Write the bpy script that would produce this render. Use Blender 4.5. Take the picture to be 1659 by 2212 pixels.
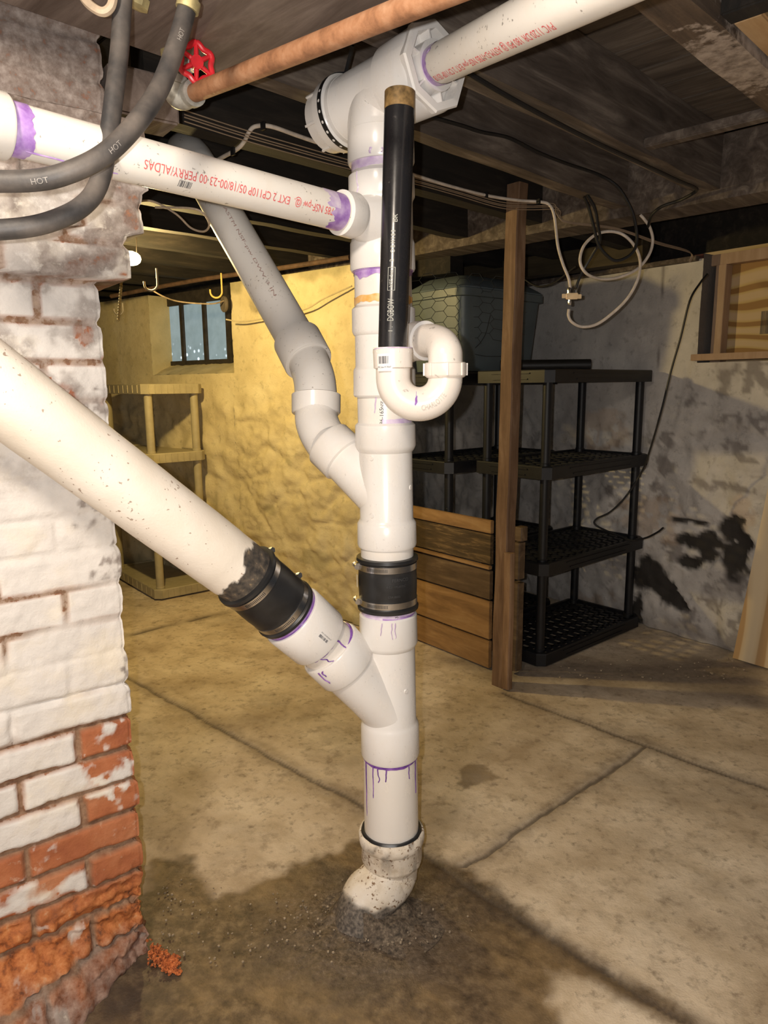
import bpy, bmesh, math, random
from mathutils import Vector, Matrix, noise
random.seed(7)
R = math.radians
V = Vector
for o in list(bpy.data.objects): bpy.data.objects.remove(o)
sc = bpy.context.scene
C = bpy.context.collection
# ---------------------------------------------------------------- camera
FPX, PITCH, ROLL, CAMH = 1530.0, R(10.15), R(0.55), 1.12
CAM = V((0, 0, CAMH))
cd = bpy.data.cameras.new('camera'); cam = bpy.data.objects.new('camera', cd); C.objects.link(cam)
cd.sensor_fit = 'VERTICAL'; cd.sensor_height = 24.0; cd.lens = 24.0 * FPX / 2212.0
cd.clip_start = 0.02; cd.clip_end = 60
cam.matrix_world = Matrix.Translation(CAM) @ Matrix.Rotation(R(90) - PITCH, 4, 'X') @ Matrix.Rotation(-ROLL, 4, 'Z')
sc.camera = cam
sc.view_settings.view_transform = 'Standard'; sc.view_settings.look = 'None'
sc.view_settings.gamma = 1; sc.view_settings.use_curve_mapping = False
sc.view_settings.exposure = 0.0
# ---------------------------------------------------------------- world and lights
w = bpy.data.worlds.new('world'); sc.world = w; w.use_nodes = True
w.node_tree.nodes['Background'].inputs[0].default_value = (0.75, 0.85, 1.0, 1)
w.node_tree.nodes['Background'].inputs[1].default_value = 0.035
def lamp(name, loc, power, col, rad):
    l = bpy.data.lights.new(name, 'POINT'); l.energy = power; l.color = col; l.shadow_soft_size = rad
    o = bpy.data.objects.new(name, l); C.objects.link(o); o.location = loc; return o
lamp('ceiling_bulb_light', (-0.42, 0.12, 1.72), 50, (1.0, 0.87, 0.72), 0.09)
lamp('phone_flash_light', (-0.034, 0.0, 1.135), 42, (1.0, 0.965, 0.93), 0.005)
lamp('hanging_bulb_light', (-0.94, 2.80, 1.55), 48, (1.0, 0.73, 0.29), 0.03)

# ---------------------------------------------------------------- photo pixel -> place
def ray(x, y):
    u = x - 829.5; v = y - 1106.0
    u2 = u * math.cos(ROLL) - v * math.sin(ROLL); v2 = u * math.sin(ROLL) + v * math.cos(ROLL)
    return V((u2, FPX * math.cos(PITCH) - v2 * math.sin(PITCH), -FPX * math.sin(PITCH) - v2 * math.cos(PITCH)))
def at(x, y, Y): d = ray(x, y); return CAM + d * (Y / d.y)
def atz(x, y, z=0.0): d = ray(x, y); return CAM + d * ((z - CAMH) / d.z)
def onplane(x, y, p, n):
    d = ray(x, y); return CAM + d * ((p - CAM).dot(n) / d.dot(n))
def zdep(p): d = p - CAM; return d.y * math.cos(PITCH) - d.z * math.sin(PITCH)
def pxr(px, p): return px * zdep(p) / FPX

# ---------------------------------------------------------------- materials
def lin(c): return tuple(c) + (1.0,) if len(c) == 3 else c
class NT:
    def __init__(s, name):
        s.m = bpy.data.materials.new(name); s.m.use_nodes = True; s.t = s.m.node_tree; s.n = s.t.nodes
        s.b = s.n['Principled BSDF']; s.co = None
    def add(s, typ, **kw):
        n = s.n.new(typ)
        for k, v in kw.items(): setattr(n, k, v)
        return n
    def link(s, a, b): s.t.links.new(a, b)
    def coord(s):
        if not s.co: s.co = s.add('ShaderNodeTexCoord').outputs['Object']
        return s.co
    def mapped(s, scale=(1, 1, 1), rot=(0, 0, 0)):
        m = s.add('ShaderNodeMapping'); m.vector_type = 'TEXTURE'; m.inputs['Scale'].default_value = tuple(1 / x for x in scale); m.inputs['Rotation'].default_value = rot
        s.link(s.coord(), m.inputs['Vector']); return m.outputs[0]
    def noise(s, scale, detail=4, rough=.55, vec=None, dist=0):
        n = s.add('ShaderNodeTexNoise'); n.inputs['Scale'].default_value = scale; n.inputs['Detail'].default_value = detail
        n.inputs['Roughness'].default_value = rough; n.inputs['Distortion'].default_value = dist
        s.link(vec or s.coord(), n.inputs['Vector']); return n.outputs[0]
    def ramp(s, fac, stops):
        r = s.add('ShaderNodeValToRGB'); e = r.color_ramp.elements
        while len(e) < len(stops): e.new(0.5)
        for i, (p, c) in enumerate(stops):
            e[i].position = p; e[i].color = lin(c) if isinstance(c, tuple) else (c, c, c, 1)
        s.link(fac, r.inputs[0]); return r.outputs[0]
    def mix(s, fac, a, b, mode='MIX'):
        m = s.add('ShaderNodeMix', data_type='RGBA', blend_type=mode)
        for sock, v in ((m.inputs[0], fac), (m.inputs[6], a), (m.inputs[7], b)):
            if isinstance(v, (int, float)): sock.default_value = v if sock == m.inputs[0] else (v, v, v, 1)
            elif isinstance(v, tuple): sock.default_value = lin(v)
            else: s.link(v, sock)
        return m.outputs[2]
    def math(s, op, a, b=0.0, clamp=False):
        m = s.add('ShaderNodeMath', operation=op); m.use_clamp = clamp
        for sock, v in ((m.inputs[0], a), (m.inputs[1], b)):
            if isinstance(v, (int, float)): sock.default_value = v
            else: s.link(v, sock)
        return m.outputs[0]
    def attr(s, name):
        a = s.add('ShaderNodeAttribute'); a.attribute_name = name
        sp = s.add('ShaderNodeSeparateColor'); s.link(a.outputs['Color'], sp.inputs[0]); return sp.outputs[0], sp.outputs[1], sp.outputs[2], a.outputs['Alpha']
    def done(s, col=None, rough=.6, metal=0, spec=None, bump=None, bstr=.3, bdist=.002):
        if col is not None:
            if isinstance(col, tuple): s.b.inputs['Base Color'].default_value = lin(col)
            else: s.link(col, s.b.inputs['Base Color'])
        if isinstance(rough, (int, float)): s.b.inputs['Roughness'].default_value = rough
        else: s.link(rough, s.b.inputs['Roughness'])
        s.b.inputs['Metallic'].default_value = metal
        if spec is not None: s.b.inputs['Specular IOR Level'].default_value = spec
        if bump is not None:
            bp = s.add('ShaderNodeBump'); bp.inputs['Strength'].default_value = bstr; bp.inputs['Distance'].default_value = bdist
            s.link(bump, bp.inputs['Height']); s.link(bp.outputs[0], s.b.inputs['Normal'])
        return s.m
def simple(name, c, rough=.5, metal=0, var=.15, scale=30, bstr=.1):
    t = NT(name); n = t.noise(scale, 5)
    lo = tuple(max(0, x * (1 - var)) for x in c); hi = tuple(min(1, x * (1 + var)) for x in c)
    return t.done(t.ramp(n, [(.3, lo), (.7, hi)]), rough, metal, bump=n, bstr=bstr, bdist=.001)
def plastic(name, c, rough=.3, dirt_shade=.5, dirtcol=(.16, .13, .11), speck=90, warm=None):
    t = NT(name)
    big = t.noise(7, 4); fine = t.noise(speck, 3, .6)
    thr = t.math('ADD', fine, t.math('MULTIPLY', big, .30))
    msk = t.ramp(thr, [(.845 - .055 * dirt_shade, 0.0), (.90 - .055 * dirt_shade, 1.0)])
    smear = t.ramp(t.noise(14, 6, .7, t.mapped((1, 1, .5))), [(.45, 0.0), (.8, 1.0)])
    wc = warm or tuple(x * y for x, y in zip(c, (.93, .86, .76)))
    col = t.mix(t.math('MULTIPLY', smear, .5), c, wc)
    col = t.mix(t.math('MULTIPLY', msk, min(1, dirt_shade)), col, dirtcol)
    return t.done(col, t.math('ADD', t.math('MULTIPLY', smear, .25), rough), bump=fine, bstr=.04, bdist=.001)
M = {}
M['pvc'] = plastic('white_pvc', (.80, .76, .71), .22, .12)
M['pvc_dirty'] = plastic('white_pvc_speckled', (.80, .76, .70), .32, .75, speck=120)
M['pvc_grey'] = plastic('grey_pvc', (.70, .68, .66), .35, .7, speck=150)
M['pvc_fit'] = plastic('pvc_fitting', (.79, .765, .74), .2, .22, speck=150)
M['pvc_trap'] = plastic('pvc_trap', (.80, .74, .68), .22, .5, speck=60)
t = NT('purple_primer'); M['primer'] = t.done(t.ramp(t.noise(40, 5), [(.3, (.22, .08, .38)), (.5, (.40, .24, .56)), (.75, (.66, .52, .74))]), .25)
t = NT('purple_primer_dark'); M['primer_dark'] = t.done(t.ramp(t.noise(60, 5), [(.35, (.10, .03, .24)), (.65, (.30, .13, .50))]), .2)
t = NT('lavender_primer'); M['primer_pale'] = t.done(t.ramp(t.noise(50, 5), [(.3, (.50, .36, .62)), (.7, (.78, .68, .80))]), .3)
t = NT('orange_cement'); M['orange'] = t.done(t.ramp(t.noise(60, 5), [(.3, (.75, .33, .04)), (.7, (.85, .60, .30))]), .3)
M['rubber'] = simple('black_rubber', (.018, .018, .019), .38, 0, .4, 25, .1)
M['abs'] = plastic('black_abs', (.014, .014, .016), .22, .4, (.10, .09, .08), 70, (.03, .026, .024))
M['abs_end'] = simple('stained_pipe_end', (.26, .16, .06), .5, 0, .7, 60)
M['steel'] = simple('brushed_steel', (.62, .60, .58), .25, 1, .15, 60, .03)
M['steel_dark'] = simple('dark_slot', (.03, .03, .03), .6)
t = NT('cream_painted_iron')
n1 = t.noise(260, 3, .6); n2 = t.noise(9, 5); n3 = t.noise(120, 2, .6)
c0 = t.ramp(n2, [(.3, (.74, .66, .55)), (.7, (.84, .77, .68))])
sp = t.ramp(t.math('ADD', n3, t.math('MULTIPLY', n2, .35)), [(.86, 0.0), (.9, 1.0)])
c0 = t.mix(t.math('MULTIPLY', sp, .8), c0, (.30, .20, .14))
r_, g_, b_, a_ = t.attr('mask')
c0 = t.mix(r_, c0, t.ramp(t.noise(90, 5), [(.35, (.03, .027, .025)), (.62, (.10, .08, .06)), (.78, (.35, .24, .13))]))
M['iron_cream'] = t.done(c0, .62, bump=t.math('ADD', n1, t.noise(60, 4)), bstr=.35, bdist=.0012)
t = NT('crusty_painted_iron')
n2 = t.noise(22, 6, .65); n3 = t.noise(150, 3)
c0 = t.ramp(n2, [(.3, (.56, .46, .34)), (.5, (.74, .66, .55)), (.75, (.80, .74, .66))])
c0 = t.mix(t.ramp(t.math('ADD', n3, t.math('MULTIPLY', t.noise(30, 3), .4)), [(.78, 0.0), (.86, 1.0)]), c0, (.22, .13, .07))
r_, g_, b_, a_ = t.attr('mask')
c0 = t.mix(r_, c0, t.ramp(n3, [(.35, (.07, .06, .05)), (.7, (.24, .20, .16))]))
M['crust'] = t.done(c0, .75, bump=n2, bstr=.6, bdist=.004)
t = NT('rusty_copper'); n2 = t.noise(30, 6, .6)
M['rust_pipe'] = t.done(t.ramp(n2, [(.28, (.15, .065, .03)), (.5, (.33, .155, .075)), (.75, (.46, .26, .15))]), .62, bump=t.noise(120, 4), bstr=.4)
M['brass'] = simple('tarnished_brass', (.42, .35, .17), .5, .3, .45, 60, .3)
M['galv'] = simple('galvanised_steel', (.38, .37, .33), .5, .3, .4, 60, .3)
M['red'] = simple('red_enamel', (.62, .02, .03), .3, 0, .25, 40)
t = NT('dusty_hose'); n2 = t.noise(18, 5)
M['hose'] = t.done(t.ramp(n2, [(.35, (.03, .029, .03)), (.7, (.13, .11, .095))]), .55, bump=t.noise(200, 2), bstr=.1)
M['cable_white'] = simple('white_cable', (.66, .58, .50), .45, 0, .2, 40)
M['cable_tan'] = simple('tan_cable', (.40, .31, .22), .6, 0, .3, 40)
M['cable_black'] = simple('black_cable', (.012, .012, .013), .45)
M['ink_red'] = simple('red_ink', (.72, .12, .12), .6); M['ink_black'] = simple('black_ink', (.03, .03, .04), .6)
M['ink_grey'] = simple('grey_ink', (.24, .22, .20), .6, 0, .5, 300); M['label_white'] = simple('white_label', (.82, .80, .78), .5, 0, .05)
M['black_plastic'] = simple('black_plastic', (.007, .0075, .010), .48, 0, .3, 30)
M['tan_plastic'] = simple('tan_plastic', (.42, .36, .22), .5, 0, .12, 20)
M['brass_bright'] = simple('gold_connector', (.85, .62, .35), .3, .8)
def wood(name, c1, c2, c3, axis=0, rough=.8, s=1.0, grain=1.0, rot=0):
    t = NT(name); sca = [14 * s, 14 * s, 14 * s]; sca[axis] = 1.6 * s
    v = t.mapped(tuple(sca), (0, 0, rot))
    n = t.noise(2.2, 8, .65, v, .6); n2 = t.noise(5, 5, .6)
    c = t.ramp(n, [(.3, c1), (.52, c2), (.72, c3)])
    c = t.mix(t.ramp(n2, [(.4, 0.0), (.75, .6)]), c, c1)
    return t.done(c, rough, bump=n, bstr=.5 * grain, bdist=.003)
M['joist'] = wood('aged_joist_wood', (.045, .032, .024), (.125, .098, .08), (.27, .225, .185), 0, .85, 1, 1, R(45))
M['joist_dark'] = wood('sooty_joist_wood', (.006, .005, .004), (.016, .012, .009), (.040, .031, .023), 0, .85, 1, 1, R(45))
M['beam'] = wood('grey_brown_beam', (.08, .055, .043), (.17, .13, .11), (.29, .235, .20), 1, .85, .8, 1, R(45))
M['subfloor'] = wood('subfloor_planks', (.05, .038, .03), (.12, .095, .075), (.20, .17, .14), 1, .85, 1, 1, R(45))
M['post'] = wood('post_wood', (.10, .055, .03), (.22, .13, .075), (.34, .23, .15), 2, .75)
M['plank_orange'] = wood('plank_wood', (.20, .11, .045), (.38, .22, .09), (.50, .33, .16), 0, .7, .7, .6, R(-50))
M['plank_brown'] = wood('plank_wood_brown', (.06, .038, .02), (.14, .09, .05), (.26, .18, .10), 0, .7, .7, .6, R(-50))
M['lumber'] = wood('new_lumber', (.34, .22, .13), (.44, .30, .20), (.52, .38, .27), 2, .7, .7, .3)
t = NT('plywood')
wv = t.add('ShaderNodeTexWave', wave_type='BANDS', bands_direction='Z'); wv.inputs['Scale'].default_value = 1.6; wv.inputs['Distortion'].default_value = 16
wv.inputs['Detail'].default_value = 1.5; wv.inputs['Detail Scale'].default_value = .7; t.link(t.mapped((1.2, 1.2, 2.6)), wv.inputs['Vector'])
M['plywood'] = t.done(t.ramp(wv.outputs['Fac'], [(.18, (.32, .17, .05)), (.32, (.54, .38, .14)), (.8, (.60, .44, .25))]), .6)
t = NT('plywood_sheet')
wv = t.add('ShaderNodeTexWave', wave_type='BANDS', bands_direction='X'); wv.inputs['Scale'].default_value = 2.4; wv.inputs['Distortion'].default_value = 7
wv.inputs['Detail'].default_value = 1.5; wv.inputs['Detail Scale'].default_value = .6; t.link(t.mapped((1.6, 1.6, .7)), wv.inputs['Vector'])
M['ply_sheet'] = t.done(t.ramp(wv.outputs['Fac'], [(.15, (.48, .30, .14)), (.3, (.66, .50, .30)), (.8, (.72, .58, .38))]), .6)

# ---------------------------------------------------------------- object helpers
def tag(o, label=None, cat=None, group=None, kind=None):
    if label: o['label'] = label
    if cat: o['category'] = cat
    if group: o['group'] = group
    if kind: o['kind'] = kind
    return o
def thing(name, loc, label, cat, group=None):
    o = bpy.data.objects.new(name, None); C.objects.link(o); o.location = loc; o.empty_display_size = .05
    return tag(o, label, cat, group)
def wloc(o):
    l = V(o.location)
    while o.parent: o = o.parent; l = l + V(o.location)
    return l
def obj(name, data, mat, parent=None, origin=None, smooth=True, ang=35, label=None):
    """data = (verts, faces[, colours]) in place coordinates -> one linked mesh object"""
    verts, faces = data[0], data[1]
    o0 = V((0, 0, 0)) if parent is None and origin is None else (V(origin) if origin is not None else wloc(parent))
    me = bpy.data.meshes.new(name); me.from_pydata([tuple(V(v) - o0) for v in verts], [], faces)
    if len(data) > 2 and data[2] is not None:
        at_ = me.color_attributes.new('mask', 'FLOAT_COLOR', 'POINT')
        at_.data.foreach_set('color', [x for c in data[2] for x in c])
    me.validate(); me.update()
    if smooth:
        me.shade_smooth(); me.set_sharp_from_angle(angle=R(ang))
    ms = mat if isinstance(mat, list) else [mat]
    for m_ in ms: me.materials.append(M[m_] if isinstance(m_, str) else m_)
    o = bpy.data.objects.new(name, me); C.objects.link(o)
    if parent is not None:
        o.parent = parent; o.location = o0 - wloc(parent)
    else: o.location = o0
    if label: o['label'] = label
    return o
def join(*ds):
    vs, fs, cs = [], [], []; anyc = any(len(d) > 2 and d[2] is not None for d in ds)
    for d in ds:
        k = len(vs); vs += list(d[0]); fs += [tuple(i + k for i in f) for f in d[1]]
        cs += list(d[2]) if len(d) > 2 and d[2] is not None else [(0, 0, 0, 0)] * len(d[0])
    return (vs, fs, cs) if anyc else (vs, fs)
def frame(d, ref=None):
    d = d.normalized(); ref = ref or (V((0, 0, 1)) if abs(d.z) < .9 else V((1, 0, 0)))
    a = (ref - d * ref.dot(d)).normalized(); return a, d.cross(a)
def box(c, sx, sy, sz, rot=0, bev=0.0, M3=None):
    bm = bmesh.new(); bmesh.ops.create_cube(bm, size=1)
    for v in bm.verts: v.co = V((v.co.x * sx, v.co.y * sy, v.co.z * sz))
    if bev: bmesh.ops.bevel(bm, geom=bm.edges[:], offset=bev, segments=2, affect='EDGES')
    m = M3 if M3 is not None else Matrix.Rotation(rot, 3, 'Z'); c = V(c)
    vs = [m @ v.co + c for v in bm.verts]; fs = [tuple(v.index for v in f.verts) for f in bm.faces]; bm.free(); return vs, fs
def resample(pts, n):
    """Catmull-Rom through the points"""
    P = [V(p) for p in pts]; P = [P[0] * 2 - P[1]] + P + [P[-1] * 2 - P[-2]]; out = []
    for i in range(1, len(P) - 2):
        for k in range(n):
            t_ = k / n; a, b, c, d = P[i - 1], P[i], P[i + 1], P[i + 2]
            out.append(.5 * ((2 * b) + (c - a) * t_ + (2 * a - 5 * b + 4 * c - d) * t_ * t_ + (3 * b - a - 3 * c + d) * t_ ** 3))
    out.append(P[-2]); return out
def tube(pts, rad, seg=16, cap=True, mask=None, disp=None, ref=None):
    pts = [V(p) for p in pts]; n = len(pts); rads = rad if isinstance(rad, (list, tuple)) else [rad] * n
    vs, fs, cs = [], [], []; a = None
    for i in range(n):
        d = (pts[min(i + 1, n - 1)] - pts[max(i - 1, 0)])
        if d.length < 1e-7: d = pts[-1] - pts[0]
        d.normalize()
        if a is None: a, b = frame(d, ref)
        else:
            a = (a - d * a.dot(d)).normalized(); b = d.cross(a)
        for k in range(seg):
            th = 2 * math.pi * k / seg; u = a * math.cos(th) + b * math.sin(th); p = pts[i] + u * rads[i]
            if disp: p = p + u * disp(p)
            vs.append(p)
            if mask: cs.append(mask(p, i / (n - 1), th))
    for i in range(n - 1):
        for k in range(seg):
            k2 = (k + 1) % seg; fs.append((i * seg + k, i * seg + k2, (i + 1) * seg + k2, (i + 1) * seg + k))
    if cap:
        fs.append(tuple(range(seg - 1, -1, -1))); fs.append(tuple((n - 1) * seg + k for k in range(seg)))
    return (vs, fs, cs) if mask else (vs, fs)
def prof(p0, p1, stations, seg=48, cap=True, mask=None, disp=None):
    """turned shape on the axis p0->p1, stations = [(t, radius)] with t in metres from p0"""
    p0, p1 = V(p0), V(p1); d = (p1 - p0).normalized(); a, b = frame(d); vs, fs, cs = [], [], []
    for t_, r in stations:
        for k in range(seg):
            th = 2 * math.pi * k / seg; u = a * math.cos(th) + b * math.sin(th); p = p0 + d * t_ + u * r
            if disp: p = p + u * disp(p)
            vs.append(p)
            if mask: cs.append(mask(p, t_, th))
    n = len(stations)
    for i in range(n - 1):
        for k in range(seg):
            k2 = (k + 1) % seg; fs.append((i * seg + k, i * seg + k2, (i + 1) * seg + k2, (i + 1) * seg + k))
    if cap:
        fs.append(tuple(range(seg - 1, -1, -1))); fs.append(tuple((n - 1) * seg + k for k in range(seg)))
    return (vs, fs, cs) if mask else (vs, fs)
def hubst(t0, t1, r, e=.0025):
    return [(t0, r - e), (t0 + e * .8, r), (t1 - e * .8, r), (t1, r - e)]
# wrapping flat shapes on a pipe
def cyl_map(p0, p1, r, phi0, flip=1):
    """x along p0->p1, y around; phi0 measured from the side that faces the camera"""
    p0, p1 = V(p0), V(p1); d = (p1 - p0).normalized(); c = CAM - p0; n0 = (c - d * c.dot(d)).normalized()
    def f(x, y, h=0.0):
        ph = phi0 + y / r; m = n0 * math.cos(ph) + n0.cross(d) * math.sin(ph)
        return p0 + d * x + m * (r + h)
    return f
def text_poly(s, size):
    cu = bpy.data.curves.new('t', 'FONT'); cu.body = s; cu.size = size; cu.resolution_u = 3
    o = bpy.data.objects.new('t', cu); C.objects.link(o); bpy.context.view_layer.update()
    me = bpy.data.meshes.new_from_object(o.evaluated_get(bpy.context.evaluated_depsgraph_get()))
    bm = bmesh.new(); bm.from_mesh(me); xs_ = [v.co.x for v in bm.verts]; ys_ = [v.co.y for v in bm.verts]
    for lo, hi, ax, st in ((min(ys_), max(ys_), 1, size / 6),) + (((min(xs_), max(xs_), 0, size / 3),) if len(s) < 18 else ()):
        k = 1
        while lo + st * k < hi:
            co = [0, 0, 0]; no = [0, 0, 0]; co[ax] = lo + st * k; no[ax] = 1; k += 1
            bmesh.ops.bisect_plane(bm, geom=bm.verts[:] + bm.edges[:] + bm.faces[:], plane_co=co, plane_no=no)
    bm.to_mesh(me); bm.free()
    vs = [tuple(v.co) for v in me.vertices]; fs = [tuple(p.vertices) for p in me.polygons]
    bpy.data.objects.remove(o); bpy.data.curves.remove(cu); bpy.data.meshes.remove(me); return vs, fs
def wrap(shape, f, x0=0, h=.0004, sy=1.0, sx=1.0):
    return [f(x0 + v[0] * sx, v[1] * sy, h) for v in shape[0]], list(shape[1])
def rects(rs):
    vs, fs = [], []
    for x0, y0, x1, y1 in rs:
        nx = max(1, int(abs(x1 - x0) / .004)); ny = max(1, int(abs(y1 - y0) / .004))
        k = len(vs)
        for i in range(nx + 1):
            for j in range(ny + 1): vs.append((x0 + (x1 - x0) * i / nx, y0 + (y1 - y0) * j / ny, 0))
        for i in range(nx):
            for j in range(ny):
                q = k + i * (ny + 1) + j; fs.append((q, q + ny + 1, q + ny + 2, q + 1))
    return vs, fs
def barcode(w, h, seed=1):
    rnd = random.Random(seed); rs = []; x = 0
    while x < w:
        b = rnd.choice((.0004, .0008, .0012)) * 1.0; rs.append((x, 0, min(x + b, w), h)); x += b + rnd.choice((.0005, .0008, .0012))
    return rects(rs)
def stain_band(p0, p1, r, t0, t1, amp=.004, a0=-math.pi, a1=math.pi, seed=0, h=.0006, both=False, seg=90):
    """a brushed band of primer round the pipe between t0 and t1 with an uneven far edge"""
    f = cyl_map(p0, p1, r, 0); vs, fs = [], []
    for k in range(seg + 1):
        ph = a0 + (a1 - a0) * k / seg; nz = noise.noise(V((ph * 1.3 + seed * 9.1, seed, 0))) + .5 * noise.noise(V((ph * 5, seed * 3, 2)))
        e1 = t1 + amp * nz * 1.6; e0 = t0 + (amp * noise.noise(V((ph * 2 + 50, seed, 1))) if both else 0)
        for j in range(4): vs.append(f(e0 + (e1 - e0) * j / 3, ph * r, h))
    for k in range(seg):
        for j in range(3): q = k * 4 + j; fs.append((q, q + 1, q + 5, q + 4))
    return vs, fs
def drip(p0, p1, r, ph, t0, t1, wd=.0012, h=.0007, wob=.002, seed=1):
    f = cyl_map(p0, p1, r, 0); vs, fs = [], []; n = 14
    for i in range(n + 1):
        s = i / n; t_ = t0 + (t1 - t0) * s; y = ph * r + wob * noise.noise(V((s * 3, seed * 7.3, 0))) * 2
        ww = wd * (1.3 - .5 * s) * (1.35 if i > n - 2 else 1) * (.5 if i == n else 1)
        for q, hh in ((-ww, h * .3), (0, h * 1.6), (ww, h * .3)): vs.append(f(t_, y + q, hh))
    for i in range(n):
        for j in range(2): q = i * 3 + j; fs.append((q, q + 1, q + 4, q + 3))
    return vs, fs
def ring(p0, p1, r, t0, bead=.0012, seg=64, amp=.0006, seed=3):
    f = cyl_map(p0, p1, r, 0); pts = [f(t0 + amp * noise.noise(V((2 * math.cos(k / seg * 6.283), 2 * math.sin(k / seg * 6.283), seed))), r * (k / seg * 2 * math.pi), 0) for k in range(seg + 1)]
    return tube(pts, bead, 8, False)
def sstep(a, b, x): x = max(0, min(1, (x - a) / (b - a))); return x * x * (3 - 2 * x)
def nz(x, y, z=0, s=1.0): return noise.noise(V((x * s, y * s, z * s)))
def fbm(x, y, z, s, o=4):
    return noise.fractal(V((x * s, y * s, z * s)), 1.0, 2.0, o)
def pip(x, y, P):
    """signed distance to polygon (positive inside)"""
    ins = False; dm = 1e9; n = len(P)
    for i in range(n):
        x1, y1 = P[i]; x2, y2 = P[(i + 1) % n]
        if (y1 > y) != (y2 > y) and x < (x2 - x1) * (y - y1) / (y2 - y1) + x1: ins = not ins
        dx, dy = x2 - x1, y2 - y1; t_ = max(0, min(1, ((x - x1) * dx + (y - y1) * dy) / (dx * dx + dy * dy + 1e-12)))
        dm = min(dm, math.hypot(x - x1 - t_ * dx, y - y1 - t_ * dy))
    return dm if ins else -dm
def segd(x, y, a, b):
    dx, dy = b[0] - a[0], b[1] - a[1]; t_ = max(0, min(1, ((x - a[0]) * dx + (y - a[1]) * dy) / (dx * dx + dy * dy)))
    return math.hypot(x - a[0] - t_ * dx, y - a[1] - t_ * dy)
def grid(xs, ys, fn):
    vs, cs = [], []
    for y in ys:
        for x in xs:
            p, c = fn(x, y); vs.append(p); cs.append(c)
    nx = len(xs); fs = []
    for j in range(len(ys) - 1):
        for i in range(nx - 1): q = j * nx + i; fs.append((q, q + 1, q + nx + 1, q + nx))
    return vs, fs, cs
def frange(a, b, st):
    n = max(1, int(round((b - a) / st))); return [a + (b - a) * i / n for i in range(n + 1)]

# ================================================================ FLOOR
FP = lambda *l: [tuple(atz(x, y).xy) for x, y in l]
WET = FP((316, 1900), (330, 1850), (420, 1845), (470, 1930), (560, 1900), (640, 1860), (740, 1835), (800, 1800), (925, 1850), (1010, 1880), (1090, 1925), (1170, 1990), (1250, 2045), (1330, 2090), (1400, 2140), (1540, 2215), (1500, 2225), (1400, 2178), (1330, 2150), (1240, 2105), (1190, 2105), (1195, 2160), (1240, 2260), (600, 2300), (100, 2300))
PATCH = FP((990, 1660), (1010, 1648), (1050, 1650), (1062, 1668), (1080, 1678), (1055, 1685), (1030, 1692), (1005, 1700), (990, 1690), (996, 1676))
CR = [FP((200, 1420), (290, 1470)), FP((290, 1470), (600, 1640)), FP((600, 1640), (780, 1737)), FP((780, 1737), (940, 1862)), FP((940, 1862), (1100, 1965)), FP((1100, 1965), (1540, 2240)),
      FP((1005, 1872), (1395, 1612)), FP((1085, 1495), (1250, 1555)), FP((1250, 1555), (1659, 1702)), FP((1659, 1702), (1900, 1790)), FP((240, 1378), (500, 1318))]
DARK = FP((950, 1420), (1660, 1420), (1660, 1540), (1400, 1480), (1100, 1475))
BP = atz(800, 1950); MC = atz(812, 1985)
def ffn(x, y):
    n1 = fbm(x, y, 0, 5, 5); n2 = fbm(x + 9, y, 3, 26, 4); n3 = nz(x, y, 5, 90)
    far = y > 2.3
    wet = sstep(-.014, .022, pip(x, y, WET) + .014 * n1 + .014 * n2 + .004 * n3) if y < 2.0 else 0
    if .1 < x < .6 and 1.6 < y < 2.3: wet = max(wet, .62 * sstep(-.006, .006, pip(x, y, PATCH) + .008 * n2))
    cr = 0
    for a, b in CR:
        if min(a[1], b[1]) - .1 < y < max(a[1], b[1]) + .1:
            d = segd(x + .012 * n1 + .005 * n2, y + .012 * nz(y, x, 4, 7), a, b); cr = max(cr, 1 - sstep(.003, .011 + .006 * n2, d), .35 * (1 - sstep(.01, .05, d + .02 * n2)))
    db = math.hypot((x - MC.x + .02) * .75, y - MC.y + .01)
    rg = max(0, 1 - db / .22)
    z = .003 * n1 + .0008 * n2 - .005 * (cr if cr > .4 else 0) + rg * rg * .018 * (1 + .9 * n2 + .4 * n1) + wet * .0015 * n2
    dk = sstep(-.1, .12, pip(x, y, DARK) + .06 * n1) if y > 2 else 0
    return V((x, y, z - .004)), (wet, cr, dk, rg)
near = grid(frange(-1.3, 1.7, .0085), frange(.55, 2.9, .0085), ffn)
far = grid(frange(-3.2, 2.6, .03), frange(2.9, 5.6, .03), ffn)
s1 = grid(frange(-3.2, -1.3, .05), frange(.55, 2.9, .05), ffn); s2 = grid(frange(1.7, 2.6, .05), frange(.55, 2.9, .05), ffn); s3 = grid(frange(-3.2, 2.6, .05), frange(-2.0, .55, .05), ffn)
t = NT('concrete_floor'); r_, g_, b_, a_ = t.attr('mask')
n1 = t.noise(3.2, 8, .62); n2 = t.noise(38, 5, .65); n3 = t.noise(240, 3); n4 = t.noise(9, 6, .7, t.mapped((1, .35, 1), (0, 0, R(50))))
dry = t.ramp(n1, [(.32, (.42, .32, .21)), (.48, (.62, .50, .36)), (.66, (.78, .66, .51))])
dry = t.mix(t.ramp(n4, [(.50, 0.0), (.70, .5)]), dry, (.38, .285, .17))
dry = t.mix(t.ramp(n2, [(.56, 0.0), (.72, .65)]), dry, (.16, .115, .075))
n5 = t.noise(1.7, 9, .72)
dry = t.mix(t.ramp(n5, [(.50, 0.0), (.64, .45)]), dry, (.31, .255, .19))
dry = t.mix(t.ramp(t.noise(15, 8, .75), [(.52, 0.0), (.68, .6)]), dry, (.22, .16, .10))
dry = t.mix(t.ramp(n3, [(.62, 0.0), (.72, .5)]), dry, (.62, .52, .40))
wetc = t.ramp(n2, [(.3, (.045, .03, .018)), (.5, (.12, .08, .045)), (.7, (.24, .17, .095))])
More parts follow.
